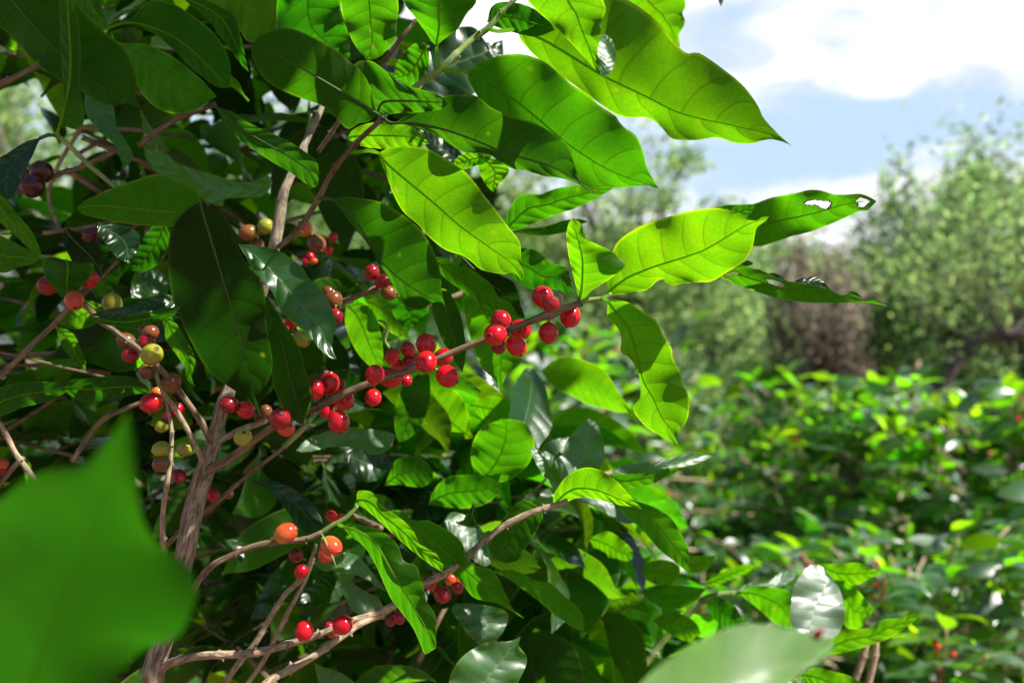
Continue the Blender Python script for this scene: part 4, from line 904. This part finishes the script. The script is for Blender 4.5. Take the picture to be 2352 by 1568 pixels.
L('u', (1.02, 1.02), 'm', (1470, 1358), (1622, 1352), [(1501, 1345), (1544, 1342), (1601, 1348)], [(1500, 1385), (1540, 1400), (1590, 1385)], root=SEC, g=.35)
L('u', (1.0, 1.0), 'b', (1570, 1295), (1642, 1275), [(1575, 1278), (1610, 1276)], [(1590, 1315), (1620, 1310), (1635, 1292)], root=SEC, g=.35, n=16)
L('u', (1.0, 1.0), 'b', (1378, 1403), (1496, 1408), [(1390, 1370), (1410, 1352), (1437, 1353), (1471, 1375)], [(1410, 1405), (1445, 1398)], root=SEC, g=.4)
L('u', (1.05, 1.05), 'b', (1302, 1385), (1405, 1312), [(1315, 1345), (1350, 1322), (1385, 1312)], [(1330, 1390), (1375, 1375), (1402, 1345)], root=SEC, g=.4)
L('u', (1.0, 1.0), 'b', (1352, 1235), (1455, 1280), [(1394, 1220), (1427, 1238), (1451, 1262)], [(1375, 1270), (1410, 1290), (1440, 1288)], root=SEC, g=.4)
L('u', (1.02, 1.02), 'b', (1470, 1310), (1560, 1330), [(1490, 1290), (1530, 1285), (1560, 1300)], [(1490, 1335), (1530, 1345)], root=SEC, g=.4)
L('u', (1.08, 1.06), 'd', (1215, 1430), (1290, 1600), [(1200, 1470), (1210, 1530), (1250, 1590)], [(1290, 1430), (1320, 1480), (1315, 1550)], root=SEC, g=.3)
L('u', (1.06, 1.05), 'm', (1235, 1465), (1385, 1562), [(1290, 1462), (1340, 1490), (1370, 1530)], [(1260, 1510), (1310, 1545), (1355, 1565)], root=SEC, g=.35)
L('u', (1.06, 1.05), 'd', (1440, 1420), (1485, 1550), [(1438, 1460), (1455, 1515)], [(1480, 1430), (1500, 1480), (1495, 1525)], root=SEC, g=.3)
L('t', (1.05, 1.05), 'd', (1395, 1420), (1530, 1520), [(1440, 1420), (1490, 1460), (1515, 1495)], [(1420, 1440), (1470, 1480)], root=SEC, g=.9)
L('u', (1.0, 1.0), 'b', (1500, 1425), (1610, 1455), [(1530, 1405), (1570, 1410), (1600, 1432)], [(1530, 1450), (1575, 1470)], root=SEC, g=.4)
L('u', (1.0, 1.0), 'd', (1620, 1380), (1720, 1450), [(1650, 1370), (1690, 1395)], [(1640, 1420), (1680, 1450)], root=SEC, g=.3)
for (x, y, r, k) in [(1248, 1432, 13, 'r'), (1270, 1425, 13, 'r'), (1288, 1430, 13, 'r'), (1296, 1437, 12, 'r'), (1264, 1442, 13, 'r'), (1286, 1457, 13, 'r'), (1224, 1443, 13, 'd'), (1255, 1462, 13, 'd'), (1278, 1440, 12, 'r'), (1235, 1463, 11, 'd')]:
    p = P(x, y, 1.12)
    cherry(near_branch(p, SEC), x, y, r, 1.12 + 0.01 * math.sin(x), k)
rng = random.Random(3)
def ok_sec(p):
    q = project(p)
    if q is None: return False
    x, y, d = q
    return d > 1.0 and (y > 1180 + max(0, x - 1500) * .9 or x < 1250 and y > 1050)
vs, fs, us, tb = [], [], [], []
for k in range(170):
    p = P(rng.uniform(900, 2100), rng.uniform(1150, 1800), rng.uniform(1.1, 1.7))
    if not ok_sec(p): continue
    twig_leaves(vs, fs, us, p, Vector((rng.uniform(-1, 1), rng.uniform(-.6, .6), rng.uniform(-.2, .5))), rng.uniform(.1, .25), rng.uniform(.08, .11), rng, 8, 2, tubes=tb, ok=ok_sec, var=.55, upb=Vector((.3, .45, .8)))
mesh_obj('inner_foliage', vs, fs, [M_FILLB], SEC, us)['kind'] = 'stuff'

vs, fs, us = [], [], []
for k in range(150):
    p = P(rng.uniform(900, 1600), rng.uniform(840, 1560), rng.uniform(1.0, 1.3))
    q = project(p)
    if q[0] > 1250 + (q[1] - 860) * .5: continue
    d = Vector((rng.uniform(-.5, 1), rng.uniform(-.3, .3), rng.uniform(-.9, .1)))
    blade(vs, fs, us, p, d, (Vector((.35, .6, .75)) + rvec(rng) * .35).normalized(), rng.uniform(.10, .13), rng.uniform(.024, .029), 12, 3, rng.uniform(.05, .35), .2, rng)
mesh_obj('outer_foliage', vs, fs, [M_FILLB], SEC, us)['kind'] = 'stuff'

# ================================================================ blurred shoots close to the lens
LF = empty('coffee_shoot', P(-100, 1850, .31), 'big blurred green leaf close to the lens in the lower left corner', 'leafy shoot')
branch('f1', [(150, 2300, .31), (60, 1950, .31), (20, 1760, .30)], [26, 22, 16], M_GREEN, parent=LF, nodes=False)
L('u', (.30, .29), 'd', (20, 1760), (291, 948),
  [(-120, 1600), (-170, 1450), (-110, 1260), (0, 1150), (67, 1097), (133, 1074), (200, 1060), (238, 1025), (267, 985)],
  [(180, 1680), (260, 1560), (333, 1490), (407, 1462), (436, 1412), (453, 1365), (447, 1328), (427, 1292), (367, 1252), (333, 1205), (320, 1162), (313, 1080), (308, 1000)],
  [(60, 1600), (130, 1420), (200, 1250), (260, 1080)], root=LF, g=.2, wave=.0012, fold=.3, lit=True, n=66, m=10).data.materials[0] = M_SOFT
RF = empty('coffee_shoot', P(1420, 1950, .36), 'pale blurred leaf with a brown tip, close to the lens along the bottom edge', 'leafy shoot')
branch('f2', [(1380, 2150, .36), (1400, 1900, .36), (1430, 1700, .36)], [22, 18, 12], M_GREEN, parent=RF, nodes=False)
L('t', (.36, .35), 'm', (1430, 1700), (1913, 1472),
  [(1440, 1620), (1480, 1560), (1530, 1518), (1568, 1492), (1601, 1472), (1651, 1448), (1701, 1435), (1751, 1433), (1801, 1440), (1858, 1452), (1895, 1460)],
  [(1560, 1700), (1680, 1680), (1770, 1615), (1835, 1550), (1868, 1525), (1901, 1500), (1912, 1485)],
  [(1540, 1640), (1660, 1580), (1780, 1525), (1860, 1490)], root=RF, g=.74, wave=.0004, fold=.10, n=66, m=10).data.materials[0] = M_PAINTED_SUNLIT
v_, f_, u_ = [], [], []
tube([P(1872, 1462, .348), P(1882, 1452, .346), P(1893, 1443, .345)], [.0016, .0015, .0004], 7, v_, f_)
mesh_obj('brown_tip', v_, f_, [CH['d']], BR[RF]['f2'][0], [(0, 0)] * len(v_))

# ================================================================ leaves and trunk added out of view to shade the near bush
def added_shade_caster():
    rng = random.Random(21)
    e = empty('added_shade_caster', (2.3, -.6, 0), 'unseen leaves and trunk added to dapple the left half of the near coffee bush', 'tree')
    vs, fs, us = [], [], []
    REG = [((-50, 800), (-50, 480), (.55, .75), 120), ((-50, 780), (-50, 520), (.9, 1.5), 80), ((-50, 620), (450, 900), (.6, .9), 100), ((-50, 500), (850, 1250), (.70, 1.3), 120),
           ((150, 1000), (1050, 1568), (.85, 1.6), 260), ((-50, 850), (-50, 1568), (1.3, 3.2), 300),
           ((780, 1050), (200, 330), (.62, .66), 30), ((540, 620), (500, 960), (.62, .65), 30), ((760, 960), (440, 640), (.71, .73), 14)]
    pr = LIT + [P(x, y, d_) for x in range(930, 1700, 75) for y in range(850, 1520, 75) for d_ in (1.0, 1.3)]
    def free(p):
        q = project(p)
        if q is None: return True
        return not (-120 < q[0] < W + 120 and -120 < q[1] < H + 120)
    cnt = 0
    for (xr, yr, dr, n) in REG:
        k = tries = 0
        while k < n and tries < n * 6:
            tries += 1
            tp = P(rng.uniform(*xr), rng.uniform(*yr), rng.uniform(*dr))
            s_ = .6; c = None
            while s_ < 4:
                c = tp + SUN_DIR * s_
                if free(c): break
                s_ += .1
            c = tp + SUN_DIR * (s_ + rng.uniform(.1, .7))
            if c.z < 1.75 or not free(c): continue
            bad = False
            for q in pr:
                w = q - c; al = w.dot(SUN_DIR)
                if al < 0 and (w - SUN_DIR * al).length < .088: bad = True; break
            if bad: continue
            d = rvec(rng); d.z *= .5
            n_ = (SUN_DIR + rvec(rng) * .6).normalized()
            blade(vs, fs, us, c - d.normalized() * .06, d, n_, .13, .034, 6, 1, .2, .2, rng); k += 1; cnt += 1
    o = mesh_obj('crown', vs, fs, [M_FILL], e, us)  # added leaves, set along the sun's rays to cast shade
    v, f = [], []
    top = Vector((1.5, .3, 2.75))
    tube([Vector((2.3, -.6, -.1)), Vector((2.25, -.5, .9)), Vector((2.1, -.3, 1.9)), top], [.09, .08, .07, .05], 10, v, f)
    for z in range(9):
        c = vs[rng.randrange(len(vs))]
        if free(c) and free(c.lerp(top, .5)): tube([top, top.lerp(c, .5) + Vector((0, 0, .12)), c], [.02, .012, .004], 6, v, f)
    mesh_obj('trunk', v, f, [M_TRUNK], e, [(p.x, p.z) for p in v])  # added trunk and limbs that carry the shade leaves
    print('shade leaves', cnt, 'protected', len(pr))
added_shade_caster()
# ================================================================ ground
def grid_ground():
    vs, fs = [], []
    xs = [-400, -120, -40] + [-20 + i * 1.0 for i in range(41)] + [40, 120, 400]
    ys = [-60, -10] + [i * 1.0 for i in range(0, 31)] + [45, 90, 200, 500]
    for y in ys:
        for x in xs:
            z = 0.06 * noise.noise(Vector((x * .4, y * .4, 0))) if abs(x) < 25 and y < 32 else 0
            vs.append((x, y, z))
    n = len(xs)
    for j in range(len(ys) - 1):
        for i in range(n - 1): fs.append((j * n + i, j * n + i + 1, (j + 1) * n + i + 1, (j + 1) * n + i))
    m, t = mat('soil'); out = t.n('ShaderNodeOutputMaterial'); tc = t.n('ShaderNodeTexCoord')
    a = t.n('ShaderNodeTexNoise', i_Scale=18.0, i_Detail=8.0, i_Vector=tc.outputs['Object'])
    b = t.n('ShaderNodeTexVoronoi', i_Scale=30.0, i_Vector=tc.outputs['Object'])
    c = t.mix(t.ss(a.outputs[0], .4, .62), (0.10, 0.045, 0.028), (0.30, 0.17, 0.12))
    c = t.mix(t.m('MULTIPLY', t.ss(b.outputs[0], .35, .1), .6), c, (0.36, 0.27, 0.17))
    bp = t.n('ShaderNodeBump', i_Distance=.03, i_Height=a.outputs[0])
    pr = t.n('ShaderNodeBsdfPrincipled', i_Base_Color=c, i_Roughness=.9, i_Normal=bp.outputs[0]); t.link(pr.outputs[0], out.inputs[0])
    o = mesh_obj('ground', vs, fs, [m]); o['kind'] = 'structure'
grid_ground()

# ================================================================ coffee bushes behind
def bush_mesh(seed, R, Hh, n, ll=.12, low=.15):
    rng = random.Random(seed); vs, fs, us, tb, cv, cf = [], [], [], [], [], []
    for k in range(n):
        az = rng.uniform(0, 2 * math.pi); h = Hh * (low + (1 - low) * rng.random() ** .8)
        prof = R * (1.05 - .55 * (h / Hh) ** 2.5) * (.85 + .3 * noise.noise(Vector((math.cos(az) * 1.5, math.sin(az) * 1.5, h * 2 + seed))))
        rr = prof * rng.uniform(.25, .95)
        p = Vector((rr * math.cos(az), rr * math.sin(az), h))
        d = Vector((math.cos(az), math.sin(az), rng.uniform(-.1, .7)))
        if h > Hh * .85: d.z += .8
        twig_leaves(vs, fs, us, p, d, rng.uniform(.12, .32), ll * rng.uniform(.75, 1.15), rng, 4, 1, gap=.06, tubes=tb, var=1.0)
        if rng.random() < .07:
            for z in range(rng.randint(4, 10)):
                c = p + d.normalized() * rng.uniform(0, .25) + rvec(rng) * .022
                ico(cv, cf, c, .0085)
    yv, yf, yu = [], [], []
    for k in range(26):
        az = rng.uniform(0, 6.28); rr = R * rng.uniform(.1, .75)
        p = Vector((rr * math.cos(az), rr * math.sin(az), Hh * (1.0 - .25 * (rr / R) ** 2)))
        twig_leaves(yv, yf, yu, p, Vector((math.cos(az) * .3, math.sin(az) * .3, 1)), .1, ll * .7, rng, 4, 1, gap=.05, var=.6)
    tv, tf = [], []
    for pts in tb: tube(pts, [.004] * len(pts), 4, tv, tf)
    for k in range(7):
        a = k * .9 + seed; top = Vector((math.cos(a) * R * .45, math.sin(a) * R * .45, Hh * .8))
        pts = [Vector((math.cos(a) * .05, math.sin(a) * .05, -.05)), Vector((math.cos(a) * R * .15, math.sin(a) * R * .15, Hh * .3)), Vector((math.cos(a) * R * .3, math.sin(a) * R * .3, Hh * .6)), top]
        tube(pts, [.022, .017, .012, .006], 7, tv, tf)
        for z in range(7):
            q = pts[1].lerp(top, z / 7); b = a + z * 1.3
            e = q + Vector((math.cos(b), math.sin(b), .15)) * R * .6
            tube([q, q.lerp(e, .5) + Vector((0, 0, .04)), e], [.008, .006, .004], 5, tv, tf)
    return (vs, fs, us), (tv, tf), (cv, cf), (yv, yf, yu)
def ico(vs, fs, c, r):
    b = len(vs); t = (1 + 5 ** .5) / 2; s = r / math.sqrt(1 + t * t)
    for v in ((-1, t, 0), (1, t, 0), (-1, -t, 0), (1, -t, 0), (0, -1, t), (0, 1, t), (0, -1, -t), (0, 1, -t), (t, 0, -1), (t, 0, 1), (-t, 0, -1), (-t, 0, 1)):
        vs.append(c + Vector(v) * s)
    for f in ((0, 11, 5), (0, 5, 1), (0, 1, 7), (0, 7, 10), (0, 10, 11), (1, 5, 9), (5, 11, 4), (11, 10, 2), (10, 7, 6), (7, 1, 8), (3, 9, 4), (3, 4, 2), (3, 2, 6), (3, 6, 8), (3, 8, 9), (4, 9, 5), (2, 4, 11), (6, 2, 10), (8, 6, 7), (9, 8, 1)):
        fs.append(tuple(b + i for i in f))
def build_bush(seed, R, Hh, n, material, loc, label, group=None, ll=.12):
    e = empty('coffee_bush', loc, label, 'coffee bush', group)
    (a, b, c), (tv, tf), (cv, cf), (yv, yf, yu) = bush_mesh(seed, R, Hh, n, ll)
    for name, vv, ff, mm, uu in (('foliage', a, b, material, c), ('stems', tv, tf, M_GREY, None), ('cherries', cv, cf, CH['r'], None), ('young_leaves', yv, yf, M_YOUNG, yu)):
        if not vv: continue
        o = mesh_obj(name, vv, ff, [mm], None, uu); o.parent = e
        if name != 'foliage': o['kind'] = 'stuff'
    return e
def copy_bush(src, loc, rz, sc, label, material=None):
    r = src.copy(); col.objects.link(r); r.location = loc; r.rotation_euler = (0, 0, rz); r.scale = sc; r['label'] = label
    for ch in src.children:
        c = ch.copy(); col.objects.link(c); c.parent = r
        if material and c.name.startswith('foliage'):
            c.data = c.data.copy(); c.data.materials[0] = material
    return r
def X(px, d): return (px - W / 2) / FPX * d
GRP = 'coffee bushes in rows behind the branch'
b1 = build_bush(1, .68, 1.55, 380, M_BUSH, (X(1900, 4.1), 4.1, 0), 'sunlit coffee bush at right with red cherries near its bright yellow green top', GRP)
b2 = build_bush(2, .8, 1.5, 330, M_BUSH, (X(2330, 3.3), 3.3, 0), 'glossy coffee bush cut off by the right edge, nearest of those on that side', GRP, ll=.13)
b3 = build_bush(3, .68, 1.72, 330, M_BUSH, (X(1340, 3.9), 3.9, 0), 'coffee bush straight behind the tip of the fruiting branch', GRP)
spots = [
 (b2, 1600, 3.0, 1.0, (.7, .7, .62), 'low coffee bush in the gap left of the sunlit right hand bush', None),
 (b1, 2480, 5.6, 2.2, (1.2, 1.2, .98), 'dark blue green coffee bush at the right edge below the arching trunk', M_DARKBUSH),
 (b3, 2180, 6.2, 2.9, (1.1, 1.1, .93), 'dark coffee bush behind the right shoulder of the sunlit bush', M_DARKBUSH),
 (b1, 1080, 5.0, 4.0, (1, 1, 1.0), 'coffee bush hidden mostly by the middle of the fruiting branch', None),
 (b2, 1000, 3.0, 3.0, (1, 1, 1.1), 'coffee bush behind the main stem and hanging leaves', None),
 (b3, 400, 2.9, 5.0, (1.1, 1.1, 1.0), 'coffee bush deep in shade behind the thick main stem', None),
 (b1, 0, 3.2, .4, (1, 1, 1.05), 'coffee bush behind the pale twigs at the left edge', None),
 (b2, 2050, 2.5, 5.4, (.9, .9, .75), 'low coffee bush filling the lower right corner behind the pale shiny leaf', None),
 (b3, 1650, 6.5, 1.9, (1.2, 1.2, .75), 'farthest coffee bush, in the gap between the two sunlit bushes', None),
 (b2, 650, 5.5, 3.3, (1.3, 1.3, 1.15), 'coffee bush seen in slivers between the leaves at far left centre', None),
 (b1, 2850, 4.4, 3.6, (1, 1, 1.0), 'coffee bush half out of frame beyond the right edge', None),
]
for src, px, d, rz, sc, lab, mm in spots:
    copy_bush(src, (X(px, d), d, 0), rz, sc, lab, mm)

# ================================================================ trees beyond
def crown_mesh(seed, Hh, R, h0, clumps, per, leafs, style):
    rng = random.Random(seed); vs, fs = [], []; tv, tf = [], []
    trunk = []; lean = Vector((rng.uniform(-.15, .15), rng.uniform(-.1, .1), 0))
    for k in range(6):
        z = Hh * .75 * k / 5
        trunk.append(Vector((lean.x * z + .12 * math.sin(k * 1.7 + seed), lean.y * z, z - .05)))
    tube(trunk, [Hh * .018 * (1 - .13 * k) for k in range(6)], 9, tv, tf)
    for c in range(clumps):
        az = rng.uniform(0, 6.283); v = rng.random()
        h = h0 + (Hh - h0) * v
        rr = R * (math.sin(math.pi * (.12 + .80 * v)) ** .7) * math.sqrt(rng.uniform(.05, 1)) * (1 + .35 * noise.noise(Vector((math.cos(az) * 2, math.sin(az) * 2, h))))
        p = Vector((rr * math.cos(az) + lean.x * h, rr * math.sin(az) + lean.y * h, h))
        b = trunk[min(5, max(1, int(5 * h / Hh)))]
        mid = b.lerp(p, .5) + Vector((0, 0, .1 * Hh * rng.uniform(0, .5)))
        tube([b, mid, p], [Hh * .007, Hh * .0045, Hh * .002], 5, tv, tf)
        if style == 'spike':
            sx, sz = rng.uniform(.07, .15), rng.uniform(.25, .5)
        else:
            sx, sz = rng.uniform(.16, .34), rng.uniform(.10, .24)
        tube([p, p + Vector((rng.uniform(-.1, .1), rng.uniform(-.1, .1), sz))], [Hh * .002, .003], 4, tv, tf)
        for k in range(per):
            q = p + rvec(rng) * rng.random() ** .5 * 1.5; q = p + Vector(((q.x - p.x) * sx, (q.y - p.y) * sx, (q.z - p.z) * sz))
            a = rvec(rng); n = (rvec(rng) + UP * .6).normalized(); s = a.cross(n).normalized(); a = n.cross(s)
            l = leafs * rng.uniform(.6, 1.3); w = l * .33
            i = len(vs)
            vs += [q - a * l * .5, q + s * w - a * l * .05, q + a * l * .5, q - s * w - a * l * .05]
            fs.append((i, i + 1, i + 2, i + 3))
    return vs, fs, tv, tf
def build_tree(seed, Hh, R, h0, clumps, per, leafs, style, material, loc, label, group='trees beyond the coffee rows'):
    e = empty('tree', loc, label, 'tree', group)
    vs, fs, tv, tf = crown_mesh(seed, Hh, R, h0, clumps, per, leafs, style)
    c = mesh_obj('crown', vs, fs, [material], None, [(0, 0)] * len(vs)); c.parent = e
    t_ = mesh_obj('trunk', tv, tf, [M_TRUNK], None, [(v.x, v.z) for v in tv]); t_.parent = e
    return e
def tcopy(src, px, d, rz, sc, label):
    r = src.copy(); col.objects.link(r); r.location = (X(px, d), d, 0); r.rotation_euler = (0, 0, rz); r.scale = (sc, sc, sc); r['label'] = label
    for ch in src.children:
        c = ch.copy(); col.objects.link(c); c.parent = r
t1 = build_tree(1, 3.5, 1.9, .3, 145, 150, .075, 'round', M_TREE, (X(1640, 11), 11, 0), 'pale yellow green bushy tree left of the bare purplish tree')
t2 = build_tree(2, 4.0, 1.6, .3, 125, 150, .07, 'spike', M_TREE3, (X(2180, 10.5), 10.5, 0), 'green tree with upright spiky shoots right of the pale gap in the trees')
t3 = build_tree(3, 4.8, 1.7, 3.0, 34, 170, .07, 'round', M_TREE, (X(1500, 11.5), 11.5, 0), 'tall airy tree with small separate tufts rising above the middle leaves')
t4 = build_tree(4, 3.1, .5, .9, 70, 110, .06, 'spike', M_TREE2, (X(1925, 9.2), 9.2, 0), 'dry purplish brown tree under the holed leaf')
tcopy(t2, 2390, 9.0, 2.0, .95, 'tallest spiky tree, cut by the right edge of the picture')
tcopy(t1, 2060, 14, 1.0, .85, 'pale round tree seen low in the gap right of the purplish tree')
tcopy(t1, 1350, 13, 3.0, 1.15, 'pale tree behind the berries near the branch tip')
tcopy(t1, 1760, 15, 4.1, 1.2, 'pale distant tree directly left of the purplish one')
tcopy(t3, 1250, 13, 2.0, .95, 'thin airy tree seen between the two big upper leaves')
tcopy(t2, 1000, 12, 4.0, .95, 'spiky tree mostly hidden behind the central leaves')
tcopy(t1, 2500, 13, 5.0, 1.4, 'broad tree behind the one at the right edge')
tcopy(t3, 150, 10, 1.0, 1.0, 'airy tree seen through the gap at the upper left')
tcopy(t1, -100, 12, 2.2, 1.6, 'broad pale tree at the far left')
tcopy(t2, 500, 12, .5, 1.4, 'spiky tree behind the left half of the near bush')
tcopy(t2, 2290, 16, 3.5, 1.3, 'far tree whose spikes top the right hand skyline')
tcopy(t1, 750, 14, 3.7, 1.6, 'broad tree behind the upper left leaves')
tcopy(t1, 1480, 12.5, 5.2, .95, 'pale tree behind the hanging leaf at the branch tip')
tcopy(t1, 2200, 12.5, 2.7, 1.0, 'pale rounded tree lower than and behind the spiky one')
tcopy(t2, 2170, 13.5, 5.1, 1.12, 'slim spiky tree at the left edge of the right hand group')
tcopy(t1, 2330, 10.0, .7, .95, 'rounded tree above the arching trunk')
for i, (px, d, sc, lab) in enumerate([(1500, 9.2, .62, 'low pale shrub right behind the hanging leaf'), (1640, 8.8, .6, 'low pale shrub above the sunlit bush, left of its yellow top'), (1780, 10.6, .62, 'low pale shrub under the purplish tree'), (2010, 10.6, .6, 'low pale shrub in the middle of the pale gap'), (2100, 8.7, .6, 'low shrub at the foot of the spiky trees'), (2260, 9.6, .7, 'low shrub below the arching trunk'), (1330, 9.5, .68, 'low pale shrub behind the cherries near the branch tip'), (2420, 9.0, .6, 'low shrub at the right edge')]):
    tcopy(t2 if i % 2 else t1, px, d, i * 1.3, sc * (.82 if i % 2 else 1), lab)
# arching bare trunk at the right
e = empty('arching_trunk', (X(2180, 6.7), 6.7, 0), 'dark bare trunk arching up to the right edge', 'tree', None)
v_, f_ = [], []
ap = [P(2150, 960, 6.7), P(2180, 850, 6.7), P(2220, 805, 6.7), P(2265, 768, 6.7), P(2310, 772, 6.6), P(2352, 740, 6.6), P(2430, 640, 6.6), P(2500, 500, 6.6)]
ap = [Vector((ap[0].x - .1, ap[0].y, -.1))] + ap
q = resample([tuple(p) for p in ap], 40); q = [Vector(p) for p in q]
tube(q, [.085 - .0010 * i for i in range(41)], 9, v_, f_)
o = mesh_obj('trunk', v_, f_, [M_TRUNK], None, [(v.x, v.z) for v in v_]); o.parent = e; o.matrix_parent_inverse = Matrix.Translation(-e.location)
vs, fs = [], []; rng = random.Random(9); bv, bf = [], []
for k in range(38):
    b = q[rng.randint(26, 40)]; p = b + Vector((rng.uniform(-.6, .6), rng.uniform(-.6, .6), rng.uniform(.0, .8)))
    tube([b, p], [.012, .004], 4, bv, bf)
    for z in range(60):
        c = p + Vector((rng.gauss(0, .16), rng.gauss(0, .16), rng.gauss(0, .13))); a = rvec(rng); n = (rvec(rng) + UP * .5).normalized(); s = a.cross(n).normalized(); a = n.cross(s)
        i = len(vs); vs += [c - a * .035, c + s * .012, c + a * .035, c - s * .012]; fs.append((i, i + 1, i + 2, i + 3))
o = mesh_obj('crown', vs, fs, [M_TREE], None, [(0, 0)] * len(vs)); o.parent = e; o.matrix_parent_inverse = Matrix.Translation(-e.location)
o = mesh_obj('side_branches', bv, bf, [M_TRUNK], None, [(0, 0)] * len(bv)); o.parent = e; o.matrix_parent_inverse = Matrix.Translation(-e.location); o['kind'] = 'stuff'
# pale stake among the bushes
v_, f_ = [], []
q = resample([tuple(P(2098, 1000, 5.2)), tuple(P(2100, 880, 5.2)), tuple(P(2104, 850, 5.2)), tuple(P(2112, 828, 5.2))], 12)
tube([Vector(p) for p in q], [.02] * 11 + [.012, .008], 8, v_, f_)
o = mesh_obj('bare_branch', v_, f_, [M_GREY], None, [(0, v.z) for v in v_]); tag(o, 'pale bare stick poking up behind the sunlit right hand bush', 'branch')
# dark scrap hanging into the top of the sky
vs, fs, us = [], [], []
blade(vs, fs, us, P(1650, -40, .9), P(1660, 12, .9) - P(1650, -40, .9), Vector((0, -1, .3)), .021, .0035, 8, 2, .2, .4, random.Random(1))
tube([P(1640, -140, .9), P(1650, -40, .9)], [.0012, .0008], 5, vs, fs); us += [(0, 0)] * (len(vs) - len(us))
o = mesh_obj('dry_leaf', vs, fs, [M_TREE2], None, us); tag(o, 'tiny dark leaf tip hanging into the sky at the top edge', 'leaf')

# ================================================================ sky, sun, camera
world = bpy.data.worlds.new('World'); scene.world = world; world.use_nodes = True
t = NT(world.node_tree)
SUN_EL = math.asin(SUN_DIR.z); SUN_AZ = math.atan2(SUN_DIR.x, SUN_DIR.y)
sky = t.n('ShaderNodeTexSky', sky_type='NISHITA', sun_disc=False, sun_elevation=SUN_EL, sun_rotation=SUN_AZ, altitude=800.0, air_density=1.0, dust_density=0.6, ozone_density=1.5)
tc = t.n('ShaderNodeTexCoord'); sp = t.n('ShaderNodeSeparateXYZ', i_Vector=tc.outputs['Generated'])
z = t.m('MAXIMUM', sp.outputs[2], 0.03)
cmb = t.n('ShaderNodeCombineXYZ'); zz = t.m('ADD', z, 0.12)
t.link(t.m('DIVIDE', sp.outputs[0], zz), cmb.inputs[0]); t.link(t.m('DIVIDE', sp.outputs[1], zz), cmb.inputs[1])
n1 = t.n('ShaderNodeTexNoise', i_Scale=1.15, i_Detail=7.0, i_Roughness=.58, i_Distortion=.4, i_Vector=cmb.outputs[0])
n2 = t.n('ShaderNodeTexNoise', i_Scale=4.0, i_Detail=6.0, i_Roughness=.62, i_Distortion=.8, i_Vector=cmb.outputs[0])
el = t.m('ARCSINE', sp.outputs[2])
# a clear band between the low bank and the upper deck
d1 = t.m('DIVIDE', t.m('SUBTRACT', el, 0.275), 0.040)
clear = t.m('EXPONENT', t.m('MULTIPLY', t.m('MULTIPLY', d1, d1), -1.0))
cov = t.m('ADD', t.m('ADD', t.m('MULTIPLY', n1.outputs[0], 0.9), t.m('MULTIPLY', n2.outputs[0], 0.5)), t.m('MULTIPLY', clear, -0.27))
cov = t.ss(cov, 0.46, 0.70)
cov = t.m('MULTIPLY', cov, t.m('MULTIPLY_ADD', t.m('MULTIPLY', t.ss(sp.outputs[1], 0.5, 0.8), t.m('SUBTRACT', 1.0, t.ss(sp.outputs[2], 0.42, 0.52))), 0.95, 0.05))
cloud = t.mix(t.ss(n2.outputs[0], .3, .7), (8.5, 8.8, 9.3), (13.0, 13.1, 13.2))
lowsky = t.m('MULTIPLY', t.ss(sp.outputs[1], 0.5, 0.8), t.m('SUBTRACT', 1.0, t.ss(sp.outputs[2], 0.42, 0.52)))
blue = t.mix(t.m('MULTIPLY', lowsky, 0.75), sky.outputs[0], (7.0, 9.1, 11.4))
final = t.mix(t.m('MULTIPLY', cov, .96), blue, cloud)
bg = t.n('ShaderNodeBackground', i_Color=final, i_Strength=0.05)
out = t.n('ShaderNodeOutputWorld'); t.link(bg.outputs[0], out.inputs[0])

sd = bpy.data.lights.new('sun', 'SUN'); sd.energy = 5.0; sd.angle = math.radians(.5); sd.color = (1, .955, .88)
so = bpy.data.objects.new('sun', sd); col.objects.link(so); so.rotation_euler = SUN_DIR.to_track_quat('Z', 'Y').to_euler()

cd = bpy.data.cameras.new('camera'); cam = bpy.data.objects.new('camera', cd); col.objects.link(cam)
cam.location = (0, 0, CAMZ); cam.rotation_euler = (math.radians(90) + PITCH, 0, 0)
cd.lens = LENS; cd.sensor_width = SENS; cd.clip_start = .02; cd.clip_end = 2000
cd.dof.use_dof = True; cd.dof.focus_distance = .70; cd.dof.aperture_fstop = 5.6
scene.camera = cam
scene.render.engine = 'CYCLES'
scene.cycles.max_bounces = 8; scene.cycles.transmission_bounces = 6; scene.cycles.transparent_max_bounces = 8
scene.cycles.diffuse_bounces = 4; scene.cycles.glossy_bounces = 3
scene.view_settings.view_transform = 'Standard'; scene.view_settings.look = 'None'
scene.view_settings.exposure = 1.08; scene.view_settings.gamma = 1
